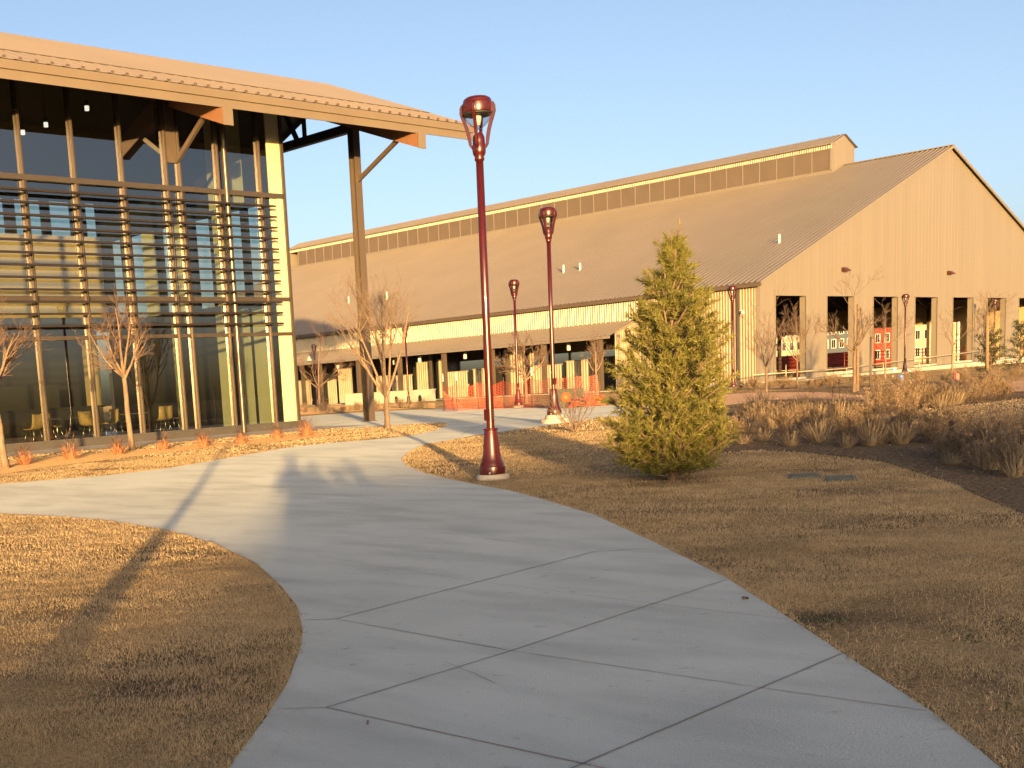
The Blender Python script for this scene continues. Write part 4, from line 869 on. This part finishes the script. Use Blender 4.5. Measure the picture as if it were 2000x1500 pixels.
    mon = P(b, 'monitor', [tan_wall, cream_corr])
    b = MB(); vv = Vector((XR - mx0 + .3, 0, mr - me + .1)).normalized(); ll = (XR - mx0 + .3) / vv.x; corr(b, (mx0 - .3, my0 - .25, me - .02), (0, 1, 0), vv, my1 - my0 + .5, lambda t: 0, lambda t: ll, .40, .06, (-vv.z, 0, vv.x), 'rib'); b.quad((XR, my0 - .25, mr + .06), (XR, my1 + .25, mr + .06), (mx1 + .3, my1 + .25, me - .04), (mx1 + .3, my0 - .25, me - .04))
    b.box(mx0 - .33, mx0 - .29, my0 - .25, my1 + .25, me - .06, me + .03); C(b, 'monitor_roof', tan_roof, mon)
    k = 0; y = my0 + .17; first = None
    while y + 1.585 < my1:
        if first is None:
            b = MB(); b.box(mx0 + .03, mx0 + .08, y + .05, y + 1.535, 16.97, 18.63); first = C(b, 'louvre_panel', panel_br, mon)
        else:
            c = first.copy(); COL.objects.link(c); c.location = (0, 1.585 * k, 0)
        y += 1.585; k += 1
    b = MB(); y = my0 + .17
    for j in range(k + 1): b.box(mx0 - .01, mx0 + .09, y - .035, y + .035, 16.95, 18.65); y += 1.585
    b.box(mx0 - .03, mx0 + .1, my0, my1, 16.87, 16.96); b.box(mx0 - .02, mx0 + .1, my0, my1, 18.62, 18.67); C(b, 'panel_frame', tan_wall, mon)
    # roof vents
    for x, y, h in ((82.53, 44.72, .70), (82.74, 63.61, .69), (82.82, 62.03, .64), (82.21, 83.66, .75), (82.64, 89.41, .7)):
        b = MB(); z = line(x); b.lathe([(.085, z - .05), (.085, z + h), (0, z + h)], 12, (x, y)); b.lathe([(.17, z - .02), (.10, z + .10)], 12, (x, y)); P(b, 'vent_pipe', white_m)
    # lean-to canopy along the left side
    cx0, cy0, cy1 = 71.0, 51.1, 90.5; zi, zo = 5.06, 3.98; vc = Vector((X0 - cx0, 0, zi - zo)).normalized(); lc = (X0 - cx0) / vc.x
    b = MB(); corr(b, (cx0, cy0 - .2, zo), (0, 1, 0), vc, cy1 - cy0, lambda t: 0, lambda t: lc, .40, .06, (-vc.z, 0, vc.x), 'rib'); b.box(cx0 - .12, cx0 + .02, cy0 - .22, cy1 - .2, zo - .17, zo + .02); P(b, 'canopy_roof', tan_roof)
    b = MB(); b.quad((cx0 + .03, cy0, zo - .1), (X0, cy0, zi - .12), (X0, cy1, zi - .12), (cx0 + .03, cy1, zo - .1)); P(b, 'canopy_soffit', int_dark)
    b = MB(); corr(b, (71.9, cy0, 0), (1, 0, 0), (0, 0, 1), X0 - 71.9, lambda t: ZB, lambda t: zo - .05 + (zi - zo) / (X0 - cx0) * (.9 + t), .205, .04, (0, -1, 0)); b.bar((71.85, cy0 - .06, zo + .2), (X0, cy0 - .06, zi + .02), .06, .14); P(b, 'canopy_end_wall', glintless_corr)
    for k in range(8):
        y = 51.9 + 4.9 * k; b = MB(); b.box(71.15, 71.45, y - .15, y + .15, .28, zo); P(b, 'canopy_post', bronze)
    # partitions under the canopy
    lam = lambda px: (lambda d: d[1] * 75.5 / d[0])(RC.T @ np.array([(px - PX) / FOC, (760 - PY) / FOC, 1.0]))
    for a, c, h in ((560, 608, 2.5), (640, 658, 2.4), (663, 690, 3.38), (735, 758, 2.4), (765, 806, 2.35), (815, 845, 3.38), (858, 867, 3.4), (875, 914, 2.33), (925, 962, 2.42), (990, 1022, 3.5), (1037, 1045, 3.4), (1045, 1066, 2.35), (1066, 1098, 2.33), (1107, 1166, 2.52)):
        ya, yc = lam(c), lam(a); b = MB(); corr(b, (75.5, ya, 0), (0, 1, 0), (0, 0, 1), yc - ya, lambda t: .29, lambda t: h, .25, .05, (-1, 0, 0)); b.box(75.49, 75.6, ya - .03, yc + .03, h, h + .08); P(b, 'partition_panel', panel_cream)
    for a, c, h in ((606, 642, 3.0), (657, 664, 4.0), (690, 698, 4.0), (700, 736, 2.4), (757, 766, 3), (805, 816, 4.0), (844, 859, 4.2), (913, 926, 2.42), (961, 991, 2.6), (1021, 1038, 3.4), (1097, 1108, 2.5), (1164, 1199, 2.7)):
        ya, yc = lam(c), lam(a); b = MB(); b.box(75.75, 75.85, ya, yc, .29, h); P(b, 'dark_gap_door', int_dark)  # opaque dark sheets for doors and the shaded gaps between partitions
    for i, y in enumerate((80.74, 73.72, 70.81, 65.85, 60.78, 55.82)):
        b = MB(); b.lathe([(0, 3.28), (.13, 3.28), (.14, 3.32), (.14, 3.72), (.13, 3.78), (.03, 3.79), (.03, 4.0), (0, 4.0)], 16, (72.9, y)); P(b, 'pendant_light', white_m)
    for x, z in ((86.03, 7.59), (103.76, 7.67)):
        b = MB(); b.prism([(x - .28, Y0 - .04, z - .08), (x - .28, Y0 - .04, z + .2), (x - .28, Y0 - .2, z + .2), (x - .28, Y0 - .48, z - .02), (x - .28, Y0 - .48, z - .08)], (.56, 0, 0)); P(b, 'wall_light', red_paint)
    b = MB(); b.box(74.48, 74.64, 43.0, 43.15, 4.85, 5.0); b.tube([(74.5, 43.05, 4.9), (74.15, 42.7, 4.8)], [.09, .09], 10); P(b, 'security_camera', white_m)
    b = MB(); b.box(70.7, 71.0, 82.0, 82.2, 4.15, 4.3); b.tube([(70.85, 82.1, 4.3), (70.5, 81.7, 4.4)], [.1, .1], 10); P(b, 'security_camera', white_m)
    b = MB(); b.tube([(77.2, 47.5, 5.55), (80.6, 47.5, 5.55)], [.07, .07], 8); P(b, 'white_tube', white_m)  # plain white tube hung inside the gable
    b = MB(); b.tube([(77.5, 44.5, 3.9), (77.5, 44.5, 5.3)], [.07, .07], 8); b.tube([(78.3, 44.5, 3.4), (78.3, 44.5, 5.3)], [.06, .06], 8); b.tube([(76.4, 44.5, 3.8), (79.2, 44.5, 4.0)], [.05, .05], 8); P(b, 'white_pipework', white_m)
    return root
barn()
# pipe rail panels inside the barn
def rail_panel():
    root = thing('pipe_fence_panel', '', 'fence panel'); b = MB()
    for k in range(6): b.tube([(0, 0, .25 + .27 * k), (5.4, 0, .25 + .27 * k)], [.028, .028], 6)
    b.build('rail', red_rail, root)
    for x in (0, 1.8, 3.6, 5.4):
        b = MB(); b.tube([(x, 0, 0), (x, 0, 1.7)], [.045, .045], 6); b.build('post', red_rail, root)
    return root
rp = rail_panel(); ords = ['first', 'second', 'third', 'fourth', 'fifth', 'sixth', 'seventh', 'eighth']
for k in range(8):
    o = rp if k == 0 else copy_tree(rp); place(o, (76.2 + 7.03 * k, 45.5, .29), 0, 1, 'dark red pipe fence panel seen inside the %s gable opening from the corner' % ords[k], 'pipe panels inside the barn')
def leaning_gate():
    root = thing('red_gate', 'bright red pipe gate leaning askew inside the second gable opening', 'gate', (84.0, 44.3, .29)); b = MB()
    for k in range(5): b.tube([(.3 + .55 * k, 0, .15), (.9 + .55 * k, 0, 1.5), (1.3 + .5 * k, 0, 1.65)], [.05, .05, .05], 6)
    b.tube([(.1, 0, .15), (3.1, 0, .15)], [.05, .05], 6); b.tube([(.9, 0, 1.65), (3.6, 0, 1.65)], [.05, .05], 6); b.build('frame', orange_m, root)
    b = MB(); b.box(1.9, 3.4, .3, .35, 1.7, 2.5); b.build('board', red_flag, root)
leaning_gate()
def townhouse(label, x, y, w, dpt, h, wall, seed):
    root = thing('townhouse', label, 'house', (x, y, .25), 0, 'townhouses beyond the barn'); b = MB(); b.box(0, dpt, -w / 2, w / 2, 0, h); b.build('wall', wall, root)
    b = MB(); b.prism([(-.4, -w / 2 - .4, h + .003), (-.4, w / 2 + .4, h + .003), (-.4, 0, h + 2.2)], (dpt + .8, 0, 0)); b.build('roof', house_roof, root)
    n = max(2, int(w / 1.25))
    for fl in range(3):
        for k in range(n):
            yy = -w / 2 + (k + .5) * w / n; z = 1.0 + fl * (h - .6) / 3
            f = MB(); f.box(-.06, -.003, yy - .40, yy + .40, z - .1, z + 1.35); fo = f.build('window', trim_white, root); g2 = MB(); g2.box(-.075, -.062, yy - .28, yy - .03, z, z + 1.22); g2.box(-.075, -.062, yy + .03, yy + .28, z, z + 1.22); g2.build('pane', win_dark, fo)
    for s in (-1, 1):
        b = MB(); b.box(-.04, .3, s * (w / 2 - .15) - .16, s * (w / 2 - .15) + .16, 0, h); b.build('corner_board', trim_white, root)
townhouse('white-trimmed pale townhouse seen through the first gable opening', 190, 101.5, 8, 9, 7.2, house_cream, 1)
townhouse('slate blue townhouse with white windows seen through the second gable opening', 190, 93.2, 7.6, 9, 7.0, house_blue, 2)
townhouse('red townhouse with white windows seen through the third gable opening', 190, 85.4, 7.2, 9, 8.0, house_red, 3)
townhouse('cream townhouse with a red neighbour seen through the fourth gable opening', 188, 78.0, 5.2, 9, 8.2, house_cream, 4)
townhouse('narrow red townhouse at the right of the fourth gable opening', 190, 73.4, 3.4, 9, 8.2, house_red, 5)
b = MB(); b.box(0, 2.4, -6, 6, .7, 2.1); b.box(.1, 2.3, -5.6, 5.6, .3, .7); o = b.build('stock_trailer', red_rail, None, (150, 76.5, .25)); tag(o, 'long dark red trailer parked behind the barn below the townhouses', 'trailer')

# ------------------------------------------------------------------ plaza furniture
def drain_wall():
    root = thing('low_white_wall', 'low pale stucco wall with three small arched holes by the far lamp', 'wall', (67, 68.6, .2)); b = MB(); y0, y1 = 63.75, 73.4
    b.box(-.15, .15, y0 - 68.6, y1 - 68.6, -.1, .86); b.box(-.19, .19, y0 - 68.6 - .02, y1 - 68.6 + .02, .86, .93); b.build('wall', white_wall, root)
    for y in (65.1, 67.6, 70.6):
        b = MB(); pts = [(-.156, y - 68.6 - .17, .02), (-.156, y - 68.6 + .17, .02), (-.156, y - 68.6 + .17, .38)] + [(-.156, y - 68.6 + .17 * math.cos(t), .38 + .17 * math.sin(t)) for t in np.linspace(.3, 2.84, 7)] + [(-.156, y - 68.6 - .17, .38)]
        b.prism(pts, (.004, 0, 0)); b.build('arched_hole', int_dark, root)
drain_wall()
def mesh_fence():
    pts = [gp(867, 803), gp(893, 803), gp(935, 800), gp(985, 798), gp(1040, 797.5), gp(1085, 797), gp(1125, 796), gp(1172, 793)]
    p0 = pts[0]; root = thing('safety_fence', 'sagging orange plastic mesh fence on thin posts around the plaza planting', 'fence', (p0[0], p0[1], tz(*p0))); bz = tz(*p0)
    path = []
    for a, c in zip(pts, pts[1:]):
        n = max(2, int(math.dist(a, c) / .11))
        for i in range(n): path.append((a[0] + (c[0] - a[0]) * i / n - p0[0], a[1] + (c[1] - a[1]) * i / n - p0[1], i / n))
    nz = 17; b = MB(); tops = []
    for i, (x, y, f) in enumerate(path):
        sag = .17 * math.sin(math.pi * f) * (.6 + .4 * math.sin(i * .05)); wv = .05 * math.sin(i * .33) + .04 * math.sin(i * .71 + 1); tops.append((x, y, 1.12 - sag, wv))
    N = len(tops); th = .013
    def pt(i, k):
        x, y, h, wv = tops[i]; f = k / (nz - 1); return Vector((x + wv * math.sin(3.1 * f + .3), y - wv * math.sin(2.2 * f), .03 + h * f))
    for k in range(nz):
        for i in range(N - 1):
            a, c = pt(i, k), pt(i + 1, k); b.quad(a - Vector((0, 0, th / 2)), c - Vector((0, 0, th / 2)), c + Vector((0, 0, th / 2)), a + Vector((0, 0, th / 2)))
    for i in range(N):
        d = (pt(min(i + 1, N - 1), 0) - pt(max(i - 1, 0), 0)).normalized() * th / 2
        for k in range(nz - 1): a, c = pt(i, k), pt(i, k + 1); b.quad(a - d, a + d, c + d, c - d)
    b.build('mesh', net_m, root)
    for j, q in enumerate(pts):
        b = MB(); x, y = q[0] - p0[0], q[1] - p0[1]; b.tube([(x, y, -.1), (x + .02, y, 1.3)], [.022, .018], 6); po = b.build('post', bronze_dark, root)
        if j in (0, 1, 4): b = MB(); b.tube([(x + .02, y, 1.28), (x + .02, y, 1.62)], [.035, .03], 8); b.build('cap', white_m, po)
    b = MB()
    for k in range(9):
        f = k / 8; b.bar((.0, .05, 1.05 - .02 * k), (.15 + .55 * f, -.1 - .5 * f, .05), .03, .02)
    b.build('loose_end', net_m, root)
mesh_fence()
p = gp(1108, 797); rt = thing('sign_board', 'dark board with a round orange disc lying at the foot of the mesh fence', 'board', (p[0], p[1], tz(*p)), R_(-42)); b = MB(); b.box(-.62, .62, -.03, .03, 0, .72); b.build('board', olive_m, rt)
b = MB(); b.tube([(-.05, -.075, .4), (-.05, -.033, .4)], [.19, .19], 20); b.build('disc', orange_m, rt)
b = MB(); rd = random.Random(3)
for k in range(14): b.bar((rd.uniform(-.9, .9), rd.uniform(-.3, .3), rd.uniform(0, .2)), (rd.uniform(-.9, .9), rd.uniform(-.3, .3), rd.uniform(.05, .4)), .16, .03)
p = gp(1150, 795); o = b.build('fallen_netting', net_m, None, (p[0], p[1], tz(*p))); tag(o, 'crumpled heap of orange netting right of the dark board', 'netting')
b = MB(); b.prism([(-.5, 0, 1.2), (.5, 0, 1.2), (.5, 0, 2.1), (-.5, 0, 2.1)], (0, .05, 0)); b.tube([(.5, .02, -.2), (.5, .02, 2.2)], [.03, .03], 6); o = b.build('orange_banner', orange_m, None, (62.0, 38.6, .25)); tag(o, 'small orange banner half hidden behind the right side of the pine', 'banner')
# ramp, rail and curb at the barn gable
b = MB(); b.prism([(75.2, 40.2, .2), (83.2, 40.2, .2), (83.2, 40.2, .34), (75.2, 40.2, .25)], (0, 1.55, 0)); b.prism([(83.2, 40.0, .2), (120, 40.0, .2), (120, 40.0, .72), (83.2, 40.0, .40)], (0, 1.75, 0)); o = b.build('ramp_curb', pad_conc); tag(o, 'long low concrete ramp edge along the foot of the barn gable', 'ramp')
def hand_rail():
    root = thing('hand_rail', 'thin yellowish steel handrail running up the ramp before the gable', 'handrail', (71, 40.3, .2)); b = MB(); pts = [(0, 0, .62), (12.2, 0, .62), (13, 0, .66), (31, -.2, 1.15), (38, -.2, 1.3)]
    b.tube(pts, [.035] * 5, 8); b.build('rail', rail_m, root)
    for x in (0, 4.1, 12.4, 18, 24, 31, 38):
        z = np.interp(x, [0, 12.2, 13, 31, 38], [.62, .62, .66, 1.15, 1.3]); b = MB(); b.tube([(x, -.03, 0), (x, -.03, z + (.5 if x == 4.1 else 0))], [.03, .03], 8); b.build('post', rail_m, root)
hand_rail()
# lawn valve lids and marker flags
for (q, lab, sx) in (((1570, 931), 'flat green valve lid sunk in the lawn, left of the two', .30), ((1640, 936), 'green valve lid with a raised rim in the lawn, right of the two', .34)):
    p = gp(*q); rt = thing('valve_box', lab, 'valve lid', (p[0], p[1], tz(*p)), .5, 'valve lids in the right lawn'); b = MB(); b.box(-sx, sx, -.19, .19, -.05, .012); b.build('box', green_lid, rt); b = MB(); b.box(-sx + .04, sx - .04, -.15, .15, .012, .022); b.build('lid', green_lid, rt)
for q, m, lab in (((1755, 785), blue_flag, 'blue marker flag on a wire among the pale bunch grasses'), ((1863, 786), red_flag, 'red marker flag on a wire near the upper right lawn'), ((1744, 752), white_m, 'white marker flag on a wire before the barn gable')):
    p = gp(*q); rt = thing('marker_flag', lab, 'marker flag', (p[0], p[1], tz(*p)), -.6, 'utility marker flags'); b = MB(); b.tube([(0, 0, -.05), (0, 0, .72)], [.006, .006], 5); b.build('wire', chrome, rt); b = MB()
    b.add([(0, 0, .56), (.06, .012, .54), (.12, -.012, .52), (.12, -.012, .66), (.06, .012, .69), (0, 0, .72)], [(0, 1, 4, 5), (1, 2, 3, 4)]); fo = b.build('flag', m, rt); fo.modifiers.new('t', 'SOLIDIFY').thickness = .004

# ------------------------------------------------------------------ behind the viewer: shed added for the long shade, visitors with their shadows
def add_shade_shed():
    c = S2 * -30; root = thing('shade_shed', 'unseen beige shed added behind the viewer, roofline stepped to shape the foreground shade', 'shed', (c[0], c[1], 0), math.atan2(U2[1], U2[0]))
    b = MB(); pr = [(-40, 0), (60, 0), (60, 5.2), (30, 4.6), (17, 4.0), (6, 3.32), (2.5, 3.24), (.35, 3.16), (-.34, 2.66), (-1.0, 2.46), (-2.2, 2.40), (-5, 2.30), (-40, 2.2)]  # added shade caster: roofline heights set where the foreground shade ends
    b.prism([(x, 0, z) for x, z in pr], (0, -9, 0)); b.build('wall', stucco_shed, root)
    b = MB()
    for k in range(-3, 6): b.box(k * 9 - 1.2, k * 9 + 1.2, .003, .05, 0, 2.1)
    b.build('door', bronze_dark, root)
add_shade_shed()
def person(label, s, u, h, col, arms, yaw):
    c = S2 * s + U2 * u; root = thing('person', label, 'person', (c[0], c[1], tz(*c)), math.atan2(S2[1], S2[0]) - math.pi / 2 + yaw, 'visitors behind the viewer'); k = h / 1.75
    V = [(0, 0, .98), (0, 0, 1.12), (0, .01, 1.28), (0, .01, 1.42), (0, .02, 1.52), (0, .03, 1.62), (0, .03, 1.71)]; Rr = [(.17, .12), (.15, .11), (.17, .12), (.16, .10), (.055, .055), (.078, .095), (.06, .075)]; E = [(i, i + 1) for i in range(6)]
    for s_ in (-1, 1):
        b0 = len(V)
        if arms: V += [(s_ * .19, .01, 1.42), (s_ * .27, .06, 1.16), (s_ * .10, .36, 1.36), (s_ * .06, .42, 1.39)]
        else: V += [(s_ * .19, .01, 1.42), (s_ * .25, -.01, 1.14), (s_ * .25, .07, .90), (s_ * .25, .09, .80)]
        Rr += [(.065, .065), (.05, .05), (.036, .036), (.04, .03)]; E += [(3, b0), (b0, b0 + 1), (b0 + 1, b0 + 2), (b0 + 2, b0 + 3)]
        b0 = len(V); V += [(s_ * .10, 0, .90), (s_ * .11, .01, .50), (s_ * .11, -.02, .08), (s_ * .12, .13, .04)]; Rr += [(.095, .10), (.065, .065), (.045, .05), (.04, .035)]; E += [(0, b0), (b0, b0 + 1), (b0 + 1, b0 + 2), (b0 + 2, b0 + 3)]
    me = bpy.data.meshes.new('body'); me.from_pydata([(x * k, y * k, z * k) for x, y, z in V], E, []); o = bpy.data.objects.new('body', me); COL.objects.link(o); o.parent = root
    md = o.modifiers.new('skin', 'SKIN'); 
    for i, r in enumerate(Rr): me.skin_vertices[0].data[i].radius = (r[0] * k, r[1] * k)
    me.skin_vertices[0].data[0].use_root = True; o.modifiers.new('sub', 'SUBSURF').render_levels = 2; me.materials.append(col)
    b = MB(); b.lathe([(0, 1.80), (.05, 1.79), (.088, 1.73), (.092, 1.66), (.085, 1.6)], 14, (0, .015)); hobj = b.build('hair', hair_m, root); hobj.scale = (k,) * 3
    return root
person('person in a dark jacket holding up a phone behind the viewer', -.62, .10, 1.76, cloth_a, True, 0)
person('person in a brown hooded coat added close on the right behind the viewer to widen the group shadow', -1.2, .46, 1.62, cloth_c, False, -.1)  # added to widen the visitors' shadow on the path
person('shorter person in a pale blue jumper added between the two coats behind the viewer to fill the group shadow', -2.3, .82, 1.58, cloth_d, False, .05)  # added to fill out the visitors' joint shadow
person('person in a grey coat waiting to the right behind the viewer', -3.2, 1.12, 1.72, cloth_b, False, .1)

# small litter on the path
for q, lab, rz_ in (((1456, 1174), 'dark curled dead leaf lying on the concrete near the right edge of the path', .2), ((719, 1420), 'small dark pebble-like leaf scrap on the concrete near the left edge of the path', 1.1)):
    p = gp(*q); r = np.random.default_rng(int(q[0])); b = MB(); L = .045 if q[0] > 1000 else .012; k = 6; v = []
    for i in range(k + 1):
        f = i / k; w = L * .42 * math.sin(math.pi * min(.98, f + .03)); zz = .012 + .012 * math.sin(f * 5); v += [(L * (2 * f - 1), -w, zz + .006), (L * (2 * f - 1), w, zz + .009)]
    b.add(v, [(2 * i, 2 * i + 2, 2 * i + 3, 2 * i + 1) for i in range(k)]); o = b.build('dead_leaf', bark, None, (p[0], p[1], tz(*p))); o.rotation_euler = (0, 0, rz_); tag(o, lab, 'leaf'); md = o.modifiers.new('t', 'SOLIDIFY'); md.thickness = .003
